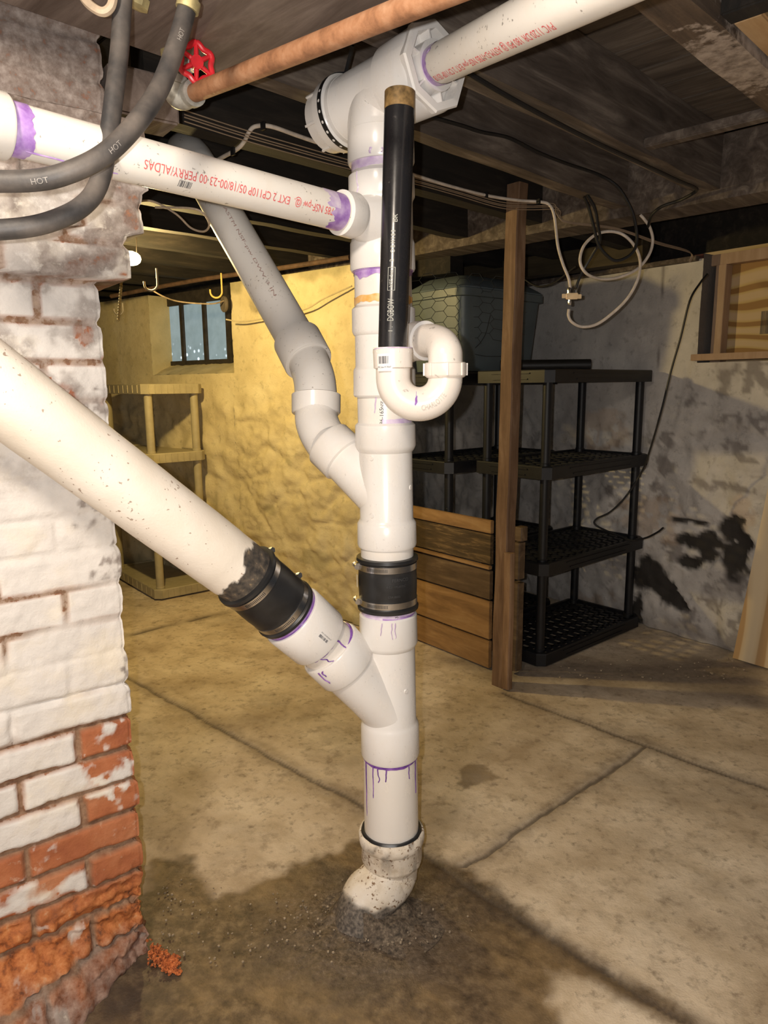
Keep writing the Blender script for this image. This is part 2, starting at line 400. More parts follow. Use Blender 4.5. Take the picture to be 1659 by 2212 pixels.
wetc = t.mix(t.ramp(n4, [(.45, 0.0), (.68, .7)]), wetc, (.30, .20, .095))
wetc = t.mix(t.ramp(n1, [(.5, 0.0), (.66, .8)]), wetc, (.06, .045, .035))
wetc = t.mix(t.math('MULTIPLY', a_, 1.5, True), wetc, t.ramp(t.noise(90, 4, .7), [(.35, (.05, .036, .024)), (.6, (.17, .125, .085)), (.78, (.36, .29, .21))]))
col = t.mix(r_, dry, wetc)
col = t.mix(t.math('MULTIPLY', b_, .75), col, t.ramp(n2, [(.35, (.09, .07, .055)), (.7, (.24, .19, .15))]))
col = t.mix(t.math('MULTIPLY', g_, .85), col, (.085, .065, .05))
M['floor'] = t.done(col, t.math('SUBTRACT', .85, t.math('MULTIPLY', r_, .30)), bump=t.math('ADD', t.math('ADD', n2, t.math('MULTIPLY', n3, .4)), t.math('MULTIPLY', t.noise(110, 4, .7), t.math('MULTIPLY', a_, 3.0))), bstr=.55, bdist=.004)
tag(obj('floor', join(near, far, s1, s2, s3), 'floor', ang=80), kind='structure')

# ================================================================ STONE WALLS
def wall_mat(name, c1, c2, c3, dirt_shade, bare):
    t = NT(name); r_, g_, b_, a_ = t.attr('mask')
    n1 = t.noise(5, 7, .6); n2 = t.noise(30, 5, .65); n3 = t.noise(130, 3)
    c = t.ramp(n1, [(.32, c1), (.5, c2), (.7, c3)])
    c = t.mix(t.ramp(n2, [(.56, 0.0), (.75, .55)]), c, dirt_shade)
    c = t.mix(g_, c, t.ramp(n2, [(.3, dirt_shade), (.7, tuple(x * 1.4 for x in dirt_shade))]))
    c = t.mix(b_, c, (.46, .30, .17))
    c = t.mix(r_, c, bare)
    return t.done(c, .85, bump=t.math('ADD', n2, t.math('MULTIPLY', n3, .4)), bstr=.6, bdist=.005)
M['yellow_wall'] = wall_mat('cream_limewash', (.58, .48, .27), (.70, .59, .35), (.76, .66, .42), (.30, .26, .14), (.10, .08, .06))
M['grey_wall'] = wall_mat('white_limewash', (.44, .41, .39), (.56, .53, .50), (.66, .62, .58), (.17, .15, .14), (.035, .03, .026))
def stone(u, v, seed, rough=1.0, zl=.95):
    """relief: bricks in the upper courses, rubble stone below"""
    lo = 1 - sstep(zl - .12, zl + .12, v + .08 * nz(u, v, seed, 3))
    row = math.floor(v / .075); bu = (u + (.1 if row % 2 else 0)) % .21; bv = v % .075
    jb = min(bu, .21 - bu, bv, .075 - bv); br = -.004 * (1 - sstep(.002, .010, jb)) * (.5 + .5 * nz(u, v, seed + 3, 4))
    dd, pp = noise.voronoi(V((u * 4.2 + .35 * nz(u, v, seed, 6), v * 6.2 + .35 * nz(u, v, seed + 1, 6), seed)))
    st = sstep(0, .30, dd[1] - dd[0]) * .011 + .022 * nz(u, v, seed + 2, 4) + .016 * fbm(u, v, seed, 11, 5) + .008 * abs(fbm(u, v * 1.6, seed + 5, 20, 4))
    return (1 - lo) * (br + .004 * nz(u, v, seed, 6)) + lo * st * rough, lo, dd[1] - dd[0]
def blob(lst, u, v, n):
    s = 0
    for cu, cv, ru, rv in lst:
        d = 1 - math.hypot((u - cu) / ru, (v - cv) / rv); s = max(s, sstep(-.18, .18, d + n))
    return s
# yellow wall (left, with the small window); u runs to the left along it
YB, YA = V((-.15, 3.25, 0)), V((-.93, 3.88, 0)); YD = (YA - YB).normalized(); YN = V((-YD.y, YD.x, 0)); YN = YN if YN.y < 0 else -YN
WU0, WU1, WZ0, WZ1 = .80, 1.53, 1.19, 1.64
yb = [(.25, .28, .10, .05), (.55, .50, .05, .03), (1.05, .25, .25, .16), (.4, .75, .05, .02)]
def yfn(u, v):
    h, lo, e = stone(u, v, 11, .9, 1.08); n = fbm(u, v, 3, 9, 4)
    p = YB + YD * u + YN * h + V((0, 0, v))
    g = .55 * blob(yb, u, v, .7 * n) * lo
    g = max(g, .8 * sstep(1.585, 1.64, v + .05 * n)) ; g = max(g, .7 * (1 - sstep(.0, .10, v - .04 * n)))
    if u > 1.0: g = max(g, .5 * sstep(.0, .5, n + .1) * (1 - sstep(.55, 1.1, v)))
    return p, (0, max(0, min(1, g)), 0, 0)
us1, us2, us3 = frange(-.12, WU0, .011), frange(WU0, WU1, .02), frange(WU1, 2.9, .02)
vs_all = frange(0, 1.64, .011); vs_lo = frange(0, WZ0, .015)
endf = []
D0 = V((-.35, .93, 0)).normalized()
def yend(s, v):
    p, c = yfn(-.12, v); return p + D0 * s, c
yw = join(grid(us1, vs_all, yfn), grid(us2, vs_lo, yfn), grid(us3, vs_all, yfn), grid(frange(0, .3, .05), vs_all, yend))
# window reveal
def rev(s, v, u0):
    p, c = yfn(u0, v); return p - YN * s + V((0, 0, .0)), (0, .45 + .3 * nz(s, v, 1, 12), 0, 0)
yw = join(yw, grid(frange(0, .20, .02), frange(WZ0, WZ1, .02), lambda s, v: rev(s, v, WU1)), grid(frange(0, .20, .02), frange(WZ0, WZ1, .02), lambda s, v: rev(s, v, WU0)),
          grid(frange(WU0, WU1, .02), frange(0, .20, .02), lambda u, s: (lambda pc: (pc[0] - YN * s + V((0, 0, .45 * s + .006 * nz(u, s, 2, 25))), (0, .35 + .5 * nz(u, s, 1, 12), 0, 0)))(yfn(u, WZ0))))
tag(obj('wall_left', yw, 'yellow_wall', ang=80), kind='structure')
# grey wall (right)
GA = V((1.49, 2.815, 0)); GD = V((-.6, .8, 0)); GN = V((-.8, -.6, 0))
def gpx(x, y):
    p = onplane(x, y, GA, GN); return (p - GA).dot(GD), p.z
gb = []
for x, y, rx, ry in ((1572, 1138, 26, 34), (1530, 1180, 44, 36), (1590, 1205, 42, 32), (1490, 1165, 20, 14), (1500, 1212, 26, 16), (1400, 1240, 42, 34), (1440, 1280, 34, 30), (1465, 1305, 22, 12), (1500, 1128, 40, 6), (1610, 1180, 22, 20), (1375, 1330, 14, 40)):
    u, z = gpx(x, y); u2, _ = gpx(x + rx, y); _, z2 = gpx(x, y + ry); gb.append((u, z, abs(u2 - u), abs(z2 - z)))
gd = []
for x, y, rx, ry in ((1620, 810, 80, 30), (1560, 850, 60, 28), (1640, 880, 60, 50), (1480, 950, 50, 14), (1550, 960, 80, 10), (1430, 1030, 20, 40), (1560, 1050, 60, 8), (1600, 1290, 60, 50), (1560, 1350, 90, 40), (1340, 1080, 24, 20), (1450, 1190, 30, 14), (1600, 990, 30, 8), (1290, 960, 40, 14)):
    u, z = gpx(x, y); u2, _ = gpx(x + rx, y); _, z2 = gpx(x, y + ry); gd.append((u, z, abs(u2 - u), abs(z2 - z)))
go = []
for x, y, rx, ry in ((1390, 1120, 60, 50), (1300, 930, 50, 50), (1290, 1320, 60, 40), (1600, 1110, 40, 30)):
    u, z = gpx(x, y); u2, _ = gpx(x + rx, y); _, z2 = gpx(x, y + ry); go.append((u, z, abs(u2 - u), abs(z2 - z)))
OU, OZ = gpx(1506, 770)[0], 1.20
def gfn(u, v):
    h, lo, e = stone(u, v, 31, .8, .98); n = fbm(u, v, 7, 11, 5); n2 = nz(u, v, 9, 40)
    b = blob(gb, u, v, .75 * n + .15 * n2); d = .75 * blob(gd, u, v, 1.3 * n + .3 * n2) * sstep(-.05, .25, n + .5 * n2)
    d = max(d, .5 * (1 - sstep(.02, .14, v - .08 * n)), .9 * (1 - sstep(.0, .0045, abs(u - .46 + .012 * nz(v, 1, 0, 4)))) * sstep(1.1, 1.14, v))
    d = max(d, .5 * lo * (1 - sstep(.0, .05, e)) * sstep(-.1, .4, n + .2))
    o_ = .35 * blob(go, u, v, .8 * n) * (n > -.3)
    return GA + GD * u + GN * (h - .012 * b) + V((0, 0, v)), (b, max(0, min(1, d)), max(0, o_), 0)
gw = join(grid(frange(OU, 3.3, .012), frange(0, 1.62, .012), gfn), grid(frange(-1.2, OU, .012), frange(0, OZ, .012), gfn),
          grid(frange(0, .2, .02), frange(OZ, 1.64, .02), lambda s, v: (gfn(OU, v)[0] - GN * s, (.6, .6, 0, 0))),
          grid(frange(-1.2, OU, .03), frange(0, .2, .03), lambda u, s: (gfn(u, OZ)[0] - GN * s, (0, .3, 0, 0))))
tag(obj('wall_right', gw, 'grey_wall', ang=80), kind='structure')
# closing walls out of sight
def slab(p, q, z0, z1, th=.12):
    p, q = V(p), V(q); d = q - p; return box(((p + q) / 2).to_tuple()[:2] + ((z0 + z1) / 2,), d.length, th, z1 - z0, math.atan2(d.y, d.x))
tag(obj('wall_back', slab((-3.2, -2.0, 0), (2.6, -2.0, 0), 0, 1.9), 'grey_wall'), kind='structure')

# ================================================================ CEILING
E1, E2 = V((.7071, .7071, 0)), V((-.7071, .7071, 0))
def qs(q, s, z=0): return V((.7071 * (s + q), .7071 * (s - q), z))      # q: across the joists, s: along them
def qbox(q0, q1, s0, s1, z0, z1, bev=.003, wob=.0):
    c = qs((q0 + q1) / 2, (s0 + s1) / 2, (z0 + z1) / 2)
    vs, fs = [], []
    n = max(1, int(max(abs(s1 - s0), abs(q1 - q0)) / .12)); along_s = abs(s1 - s0) > abs(q1 - q0)
    if not wob: return box(c, abs(s1 - s0), abs(q1 - q0), z1 - z0, R(45), bev)
    secs = []
    for i in range(n + 1):
        t_ = i / n
        for (a, b) in ((0, 0), (1, 0), (1, 1), (0, 1)):
            if along_s: q, s = q0 + (q1 - q0) * a, s0 + (s1 - s0) * t_
            else: q, s = q0 + (q1 - q0) * t_, s0 + (s1 - s0) * a
            z = z0 + (z1 - z0) * b; w_ = wob * noise.noise(V((q * 7, s * 7, z * 9)))
            vs.append(qs(q + (w_ if along_s else 0), s + (0 if along_s else w_), z + (w_ * .6 if not b else 0)))
    for i in range(n):
        for k in range(4): fs.append((i * 4 + k, i * 4 + (k + 1) % 4, i * 4 + 4 + (k + 1) % 4, i * 4 + 4 + k))
    fs += [(3, 2, 1, 0), (n * 4, n * 4 + 1, n * 4 + 2, n * 4 + 3)]
    return vs, fs
ZJ, ZS = 1.69, 1.865
cl = []; cd_ = []
for k in range(60):                                            # subfloor boards run across the joists
    s0 = -1.6 + k * .125; g = .002 + .002 * random.random()
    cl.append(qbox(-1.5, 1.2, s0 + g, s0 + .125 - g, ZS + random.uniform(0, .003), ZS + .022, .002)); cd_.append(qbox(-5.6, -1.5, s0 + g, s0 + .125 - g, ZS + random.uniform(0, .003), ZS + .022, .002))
cl.append(qbox(-5.7, 1.3, -1.7, 6.0, ZS + .022, ZS + .06, 0))
tag(obj('ceiling', join(*cl), 'subfloor', ang=30), kind='structure')
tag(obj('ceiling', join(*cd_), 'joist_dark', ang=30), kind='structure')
jl = {-1.225: ('joist', 'grey-brown ceiling joist along which black cable runs beside the white drain tee', .050),
      -.945: ('joist', 'broad grey-brown ceiling joist right of the tee, with black cable along its underside', .062),
      -.58: ('joist_patch', 'ceiling joist at the upper right with a pale plaster-like patch', .070),
      -1.555: ('joist_dark', 'dark ceiling joist carrying thin wires and white cable left of the stack', .055),
      -1.89: ('joist_dark', 'sooty ceiling joist first beyond the one that carries the thin wires', .05),
      -2.22: ('joist_dark', 'sooty ceiling joist second beyond the one that carries the thin wires', .05),
      -2.55: ('joist_dark', 'sooty ceiling joist above the small barred window', .05),
      -2.88: ('joist_dark', 'farthest sooty ceiling joist at the left behind the brick pillar', .05)}
t = NT('joist_with_plaster'); sca = t.mapped((1.6, 14, 14), (0, 0, R(45))); n1 = t.noise(2.2, 8, .65, sca, .6); n2 = t.noise(34, 5, .65)
c0 = t.ramp(n1, [(.3, (.045, .032, .024)), (.52, (.11, .075, .05)), (.72, (.20, .15, .11))])
vd = t.add('ShaderNodeVectorMath', operation='DISTANCE'); t.link(t.coord(), vd.inputs[0]); vd.inputs[1].default_value = tuple(atz(1590, 140, 1.69) - qs(-.58, 1.5, 1.69))
pm = t.ramp(t.math('ADD', t.math('MULTIPLY', vd.outputs['Value'], -2.2), n2), [(.12, 0.0), (.26, 1.0)])
M['joist_patch'] = t.done(t.mix(t.math('MULTIPLY', pm, .85), c0, t.ramp(n2, [(.35, (.20, .16, .13)), (.62, (.50, .42, .36))])), .85, bump=n2, bstr=.5, bdist=.003)
for i_, q_ in enumerate((-3.22, -3.56, -3.90, -4.24, -4.58)):
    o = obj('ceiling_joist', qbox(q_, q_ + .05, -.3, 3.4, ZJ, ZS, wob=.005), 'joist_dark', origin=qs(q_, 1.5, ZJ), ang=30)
    tag(o, ('first', 'second', 'third', 'fourth', 'last')[i_] + ' sooty joist counted from the window towards the far left corner', 'joist', 'far corner joists')
for q, (m_, lb, wd) in jl.items():
    o = obj('ceiling_joist', qbox(q, q + wd, .80 if q > -1.8 else .3, 2.33 if q > -1.3 else 3.9, ZJ, ZS, wob=.005), m_, origin=qs(q, 1.5, ZJ), ang=30)
    tag(o, lb, 'joist', 'ceiling joists')
o = obj('ceiling_beam', qbox(-3.3, .9, 2.32, 2.47, 1.66, 1.845, wob=.006), 'joist', origin=qs(-1, 2.4, 1.68))
tag(o, 'long timber beam passing behind the top of the wooden post, under the joist ends', 'beam')
o = obj('ceiling_beam', qbox(-1.155, .5, .30, .80, 1.655, 1.86, wob=.008), 'beam', origin=qs(-.6, .6, 1.68))
tag(o, 'wide grey-brown beam bearing on the brick pillar, above the rusty pipe', 'beam')
o = obj('timber_block', box(V((-.358, 1.37, 1.62)) + V((-.8, -.6, 0)) * .06 + V((-.6, .8, 0)) * .04, .12, .08, .078, math.atan2(.6, .8), .004), 'beam', origin=(-.4, 1.38, 1.62))
tag(o, 'short grey timber block wedged between pillar top and beam', 'block')
o = obj('ceiling_beam', qbox(-3.3, -1.45, 3.02, 3.10, 1.63, 1.72, wob=.004), wood('olive_board', (.035, .026, .013), (.065, .048, .024), (.10, .075, .04), 1, .8, 1, .5, R(45)), origin=qs(-2, 3.05, 1.65))
tag(o, 'olive-brown board under the joists behind the post', 'beam')
o = obj('ceiling_strip', qbox(-.885, -.575, 1.815, 1.85, 1.70, 1.722, .003), 'joist', origin=qs(-.6, 2.2, 1.7))
tag(o, 'narrow wooden strip nailed across joists at the upper right', 'board')
o = obj('ceiling_board', qbox(-.505, -.458, 1.335, 2.2, 1.705, 1.85, .003), wood('pine_board', (.40, .24, .10), (.52, .34, .17), (.60, .42, .24), 0, .7, .8, .3, R(45)), origin=qs(-.4, 1.7, 1.84))
tag(o, 'newer yellow pine board fixed beside a joist in the top right corner', 'board')
o = obj('ceiling_bridging', qbox(-.505, -.25, 1.28, 1.325, 1.70, 1.85, .003), 'joist_dark', origin=qs(-.4, 1.4, 1.7))
tag(o, 'dark wood blocking between joists beside the yellow pine board', 'board')
o = obj('roof_plate', join(box(YB + YD * 1.7 - YN * .26 + V((0, 0, 1.74)), 4.2, .1, .30, math.atan2(YD.y, YD.x)), box(GA + GD * 1.0 - GN * .22 + V((0, 0, 1.74)), 6.4, .1, .30, math.atan2(GD.y, GD.x))), 'joist_dark')
o.name = 'trim_1'; tag(o, kind='structure')

# ================================================================ BRICK PILLAR
PC = V((-.482, 1.257, 0)); PF = V((-.8, -.6, 0)); PN = V((.6, -.8, 0)); PS = V((-.6, .8, 0)); PSN = V((.8, .6, 0))
def ppx(x, y): p = onplane(x, y, PC, PN); return (PC - p).dot(-PF) * -1, p.z   # distance left of the corner, height
CH, Z0 = .0655, .0505
def rowjit(k): return .004 * math.sin(k * 2.3) + .002 * math.sin(k * 5.1)
def corb(v): return .052 * sstep(1.297, 1.305, v) + .03 * sstep(1.375, 1.384, v) + .012 * sstep(1.448, 1.455, v) - .055 * sstep(1.565, 1.575, v)
RED = []
for x, y, rx, ry in ((60, 634, 62, 34), (15, 560, 26, 20), (62, 545, 10, 18), (105, 722, 30, 12), (140, 738, 14, 8), (60, 445, 80, 26), (20, 552, 14, 24), (200, 605, 60, 8), (110, 690, 70, 8), (150, 770, 70, 8), (60, 1010, 14, 14), (150, 1075, 30, 10), (40, 1120, 20, 10), (230, 590, 16, 6), (100, 350, 30, 16), (45, 1105, 12, 18), (230, 470, 16, 20), (160, 1085, 24, 6), (30, 500, 16, 14)):
    u, z = ppx(x, y); u2, _ = ppx(x + rx, y); _, z2 = ppx(x, y + ry); RED.append((u, z, abs(u2 - u), abs(z2 - z)))
GRIME = []
for x, y, rx, ry in ((225, 1110, 90, 60), (230, 860, 60, 40), (250, 1230, 60, 26), (180, 1040, 90, 50), (90, 1000, 70, 50), (260, 1400, 26, 60), (210, 560, 30, 30), (180, 470, 100, 40), (130, 690, 40, 20), (250, 1480, 40, 22), (60, 960, 60, 40)):
    u, z = ppx(x, y); u2, _ = ppx(x + rx, y); _, z2 = ppx(x, y + ry); GRIME.append((u, z, abs(u2 - u), abs(z2 - z)))
def pfn(u, v):
    d = max(0, -u); n = fbm(u, v, 3, 14, 5); n2 = nz(u, v, 8, 60); n3 = fbm(u, v, 6, 45, 3)
    k = math.floor((v - Z0) / CH); vv = (v - Z0) / CH - k; hd = k % 2 == 0          # odd courses start with a header at the corner
    first = .1 if hd else .2
    x = d + .004 * nz(v, u, 1, 9)
    if x < first: bi, bx = 0, min(x + .004 if u < 0 else .02, first - x)
    else: bi = 1 + int((x - first) / .205); rx = (x - first) % .205; bx = min(rx, .205 - rx)
    if bi == 0: bx = first - x if u < 0 else .1
    by = min(vv, 1 - vv) * CH; jb = min(bx, by) + .0022 * n + .0015 * n2
    wj = .0055; mort = 1 - sstep(wj - .002, wj + .0025, jb)
    rnd_ = lambda s: (math.sin(k * 12.9898 + bi * 78.233 + s * 37.7) * 43758.5453) % 1
    # bare / painted by brick
    r0 = 6 - k                       # 0 = topmost bare course
    bare = 0.0
    if r0 == 0: bare = 1.0 if bi == 0 and hd else 0
    elif r0 == 1: bare = sstep(.13, .08, d) if False else (1 - sstep(.085, .125, d + .05 * n))
    elif r0 == 2: bare = 1.0 if bi == 0 else 0
    elif r0 == 3: bare = 1.0
    elif r0 == 4: bare = 1.0 if bi == 0 else (1 - sstep(-.15, .15, .28 - abs(vv - .42) + .5 * n))
    elif r0 >= 5: bare = 1.0
    if r0 < 0: bare = 0
    smear = sstep(.10, .42, n + .25 * n2 + (.02 if r0 in (0, 1, 2) else -.25 if r0 in (3, 4) else -.35)) if bare > .5 else 0
    if r0 >= 5: smear = .8 * sstep(.38, .6, n + (d - .15) * .8)
    paint = 1 - bare * (1 - smear)
    if r0 in (0, 1, 2, 4): paint = min(1, max(paint, paint))
    if r0 < 0:
        chip = blob(RED, d, v, .8 * n + .3 * n2); paint = 1 - .9 * chip
        paint *= 1 - .75 * sstep(.38, .6, n + .2 * n2) * (v > 1.0)
        paint *= 1 - .8 * mort * sstep(-.1, .25, nz(d, v, 5, 6) + (.12 if v > 1.15 else -.22) + (.45 if v < .62 else 0))
    else: paint *= 1 - mort * (1 if d < .28 else .75)
    fill = sstep(-.35, .25, nz(d, v, 12, 5)); depth = .0060 * ((.12 + .35 * fill) if (r0 < -1 and v < 1.05) else (.25 + .55 * fill) if r0 < -1 else 1.0) * (1.5 if r0 >= 0 else 1)
    rnd = sstep(0, .011, jb)
    h = -depth * mort - (.0022 if r0 >= -1 else .0007) * (1 - rnd) + .0030 * (rnd_(1) - .5) + .0030 * n + .0012 * n2 + .0010 * n3
    crumb = 0
    if v < .20:
        crumb = sstep(.20, .15, v + .02 * n) if False else 1 - sstep(.13, .20, v + .03 * n)
        h += crumb * (.009 * n3 - .010 * max(0, n) - .004 + .004 * n2); h -= .030 * crumb * max(0, .35 - abs(fbm(d * .35, v * 2.2, 2, 6, 3))) * sstep(.0, .02, v)
    h += .15 * min(1, max(0, d - .02) / .22) * (1 - sstep(.0, .11, v + .012 * n)) ** 1.3 if u < 0 else 0
    dirt_shade = blob(GRIME, d, v, 1.0 * n + .4 * n2) * .8 * sstep(-.15, .35, n3 + .4 * n2)
    if v > .95: dirt_shade = max(dirt_shade, (.30 + .35 * sstep(.95, 1.2, v)) * sstep(-.35, .3, n + .3 * n3))
    if v > 1.30: dirt_shade = max(dirt_shade, .45 + .45 * sstep(-.2, .3, n))  # upper courses darkened to paint in the weaker light, besides real brown-grey masonry
    if v > 1.50: dirt_shade = max(dirt_shade, .97)
    paint *= 1 - .65 * sstep(1.42, 1.56, v + .06 * n)
    dirt_shade = max(dirt_shade, (1 - sstep(.0, .09, v - .05 * n)) * .75)
    c = corb(v)
    if u < -.006: p, nn = PC + PF * (-u), PN
    elif u > .006: p, nn = PC + PS * u, PSN
    else:
        a = (u + .006) / .012; nn = (PN * (1 - a) + PSN * a).normalized()
        p = PC + (PF * max(0, -u) if u < 0 else PS * u) - (PN + PSN) * .0012
    ci = .005 * nz(k * 3.1, 2.2, 0) + (.002 * (1 - sstep(0, .02, by)) * -1 if abs(u) < .02 else 0)
    if v < .2: ci += .012 * crumb * n
    p = p + PSN * (c + ci * (1 - sstep(0, .05, d))) + PN * (.012 * sstep(1.297, 1.305, v) - .03 * sstep(1.565, 1.572, v)) + nn * h
    p.z = v + rowjit(0) * 0 + .003 * nz(d, k, 0, 5)
    return p, (max(0, min(1, paint)), mort, min(1, dirt_shade), crumb)
pl = grid(frange(-.62, -.05, .0045) + frange(-.045, .03, .0025) + frange(.04, .36, .02), frange(-.01, 1.86, .0045), pfn)
t = NT('whitewashed_brick'); r_, g_, b_, a_ = t.attr('mask')
n1 = t.noise(9, 6, .6); n2 = t.noise(55, 5, .65); n3 = t.noise(200, 3)
brick = t.ramp(n1, [(.3, (.30, .085, .035)), (.5, (.42, .14, .055)), (.7, (.50, .21, .10))])
brick = t.mix(t.ramp(n2, [(.6, 0.0), (.74, .7)]), brick, (.60, .42, .30))
crum = t.ramp(n2, [(.3, (.13, .045, .02)), (.46, (.42, .13, .035)), (.62, (.58, .22, .07)), (.78, (.60, .38, .22))])
brick = t.mix(a_, brick, crum)
brick = t.mix(g_, brick, t.ramp(n2, [(.3, (.16, .08, .045)), (.7, (.36, .23, .14))]))
paint = t.ramp(n1, [(.3, (.62, .59, .56)), (.5, (.72, .68, .64)), (.68, (.76, .69, .58))])
pf = t.math('MULTIPLY', r_, t.ramp(t.math('ADD', n2, t.math('MULTIPLY', r_, .35)), [(.52, 0.0), (.60, 1.0)]))
c = t.mix(pf, brick, paint)
c = t.mix(t.math('MULTIPLY', b_, t.ramp(t.math('ADD', n2, t.math('MULTIPLY', b_, .18)), [(.42, .25), (.60, 1.0)])), c, t.ramp(n2, [(.3, (.10, .075, .062)), (.5, (.20, .16, .14)), (.7, (.33, .285, .26))]))
M['brick'] = t.done(c, .82, bump=t.math('ADD', n2, t.math('MULTIPLY', n3, .5)), bstr=.5, bdist=.003)
o = obj('brick_pillar', pl, 'brick', origin=(-.6, 1.3, 0), ang=75)
tag(o, 'whitewashed brick pillar at the left with bare red bricks near the floor', 'pillar')
rb = []
for k in range(420):
    a = random.random() ** .7; x = 322 + 62 * a + random.uniform(-8, 8); y = 2090 - 50 * random.random() * (1 - a * .5) + 22 * a * random.random()
    p = atz(x, y, .0); hgt = .022 * (1 - a) * random.random(); s_ = random.uniform(.0015, .007)
    m = Matrix.Rotation(random.uniform(0, 3), 3, 'Z') @ Matrix.Rotation(random.uniform(0, 3), 3, 'X'); rb.append(box(p + V((0, 0, hgt)), s_, s_ * .7, s_ * .5, M3=m))
t = NT('brick_dust'); n2 = t.noise(120, 4)
M['dust'] = t.done(t.ramp(n2, [(.35, (.25, .06, .02)), (.6, (.62, .18, .05)), (.8, (.7, .35, .2))]), .9)
tag(obj('brick_rubble', join(*rb), 'dust', origin=atz(350, 2080), smooth=False), 'heap of orange brick crumbs on the floor at the pillar foot', 'rubble', kind='stuff')
gr = []
for k in range(300):
    x, y = random.choice(((random.gauss(790, 90), random.gauss(2010, 28)), (random.gauss(640, 90), random.gauss(2000, 40)), (random.uniform(340, 480), random.uniform(1880, 2080)), (random.uniform(1200, 1650), random.uniform(1420, 1480))))
    p = atz(x, y, .003); s_ = random.uniform(.001, .0042) * (1.8 if y < 1500 else 1)
    db = math.hypot(p.x - BP.x + .02, p.y - BP.y + .02); rg = max(0, 1 - db / .30)
    if p.y > 2.85 or (y < 1500 and p.y < 2.55): continue
    gr.append(box(p + V((0, 0, rg * rg * .01)), s_, s_, s_ * .7, M3=Matrix.Rotation(random.uniform(0, 3), 3, 'Z')))
tag(obj('floor_grit', join(*gr), simple('pale_grit', (.34, .27, .19), .9, 0, .5, 80), origin=atz(790, 2010), smooth=False), 'pale grit and flakes scattered over the concrete floor', 'grit', kind='stuff')

# ================================================================ MAIN STACK
SY = 1.39
A0, B0 = at(823, 330, SY), at(845, 1750, SY)
def SP(py):
    p = at(834, py, SY); k = (p.z - A0.z) / (B0.z - A0.z); return A0 + (B0 - A0) * k
def T(py): return (SP(py) - A0).length * (1 if py >= 330 else -1)
def rr(px, py): return pxr(px, SP(py))
SD = (B0 - A0).normalized()
stack = thing('drain_stack', SP(1900) , 'tall white plastic drain stack standing in the floor, with tee, wye branches and trap inlet', 'drain pipe')
def seg(name, lst, mat='pvc_fit', label=None, seg_=56, extra=None):
    d = prof(A0, B0, [(T(py), rr(px, py)) for py, px in lst], seg_)
    if extra: d = join(d, *extra)
    return obj(name, d, mat, stack, label=label)
# --- upper tee lying along the joists
TL, TR = at(712, 262, 1.50), at(934, 146, 1.29); TD = (TR - TL).normalized(); TLn = (TR - TL).length
rb_ = .0585
body = prof(TL, TR, [(.03, .0655), (.055, .0665), (.058, .061), (.062, rb_), (TLn - .085, rb_), (TLn - .082, .0655), (TLn - .006, .0685), (TLn, .066), (TLn, .057), (TLn - .03, .056), (TLn - .03, .03)], 56)
X0 = TL + TD * (SP(250) - TL).dot(TD); 
sweep = tube(resample([SP(300), SP(262), SP(225) + TD * .012, SP(200) + TD * .045, TL + TD * (TLn - .08)], 8), [rb_ + .002] * 30 + [rb_ - .002] * 20, 40) if False else None
swp = resample([SP(305), SP(265), SP(222) + TD * .014, X0 + TD * .075, TL + TD * (TLn - .06)], 8)
sweep = tube(swp, [.0600 - .003 * i / len(swp) for i in range(len(swp))], 44)
nubs = [tube([at(851, 148, 1.24) , at(851, 148, 1.24) + V((0, -.002, 0))], .007, 16)]
obj('sanitary_tee', join(body, sweep), 'pvc_fit', stack)
# coupling hub under it
seg('tee_hub', [(283, 66)] + [(288, 71.5), (352, 72.5), (357, 70)] + [(357, 66)], 'pvc_fit')
seg('pipe_segment', [(345, 64), (395, 64)], 'pvc')
# bushing with octagonal rim and ribs
f_ = TL + TD * TLn
bush = prof(f_, f_ + TD, [(-.002, .072), (.007, .0735), (.010, .071), (.010, .058), (-.014, .056), (-.016, .044), (-.016, .042), (.010, .042), (.012, .040), (.012, .0305), (-.02, .0305)], 8, False)
bush2 = prof(f_, f_ + TD, [(-.014, .056), (-.014, .0395), (.011, .0395), (.011, .0305), (-.02, .0305)], 40, False)
a_, b_ = frame(TD); ribs = []
for k in range(6):
    th = R(60 * k + 15); u = a_ * math.cos(th) + b_ * math.sin(th); w_ = TD.cross(u)
    ribs.append(box(f_ + u * .048 + TD * (-.003), .018, .003, .022, M3=Matrix((u, w_, TD)).transposed()))
obj('bushing', join(prof(f_, f_ + TD, [(-.004, .071), (.006, .0725), (.0095, .070), (.0095, .0575), (-.012, .0565)], 8, False), bush2, *ribs), 'pvc_fit', stack, ang=25)
# spigot end with raised ribs
g_ = []
for k in range(7):
    th = R(51.4 * k + 8); u = a_ * math.cos(th) + b_ * math.sin(th); w_ = TD.cross(u)
    g_.append(box(TL + u * .0605 + TD * .012, .004, .004, .028, M3=Matrix((u, w_, TD)).transposed()))
obj('cleanout_end', join(prof(TL, TR, [(-.004, .055), (-.002, .058), (.028, .0595), (.029, .0625), (.046, .0635), (.048, .060), (.07, .059)], 48), *g_), 'pvc_fit', stack)
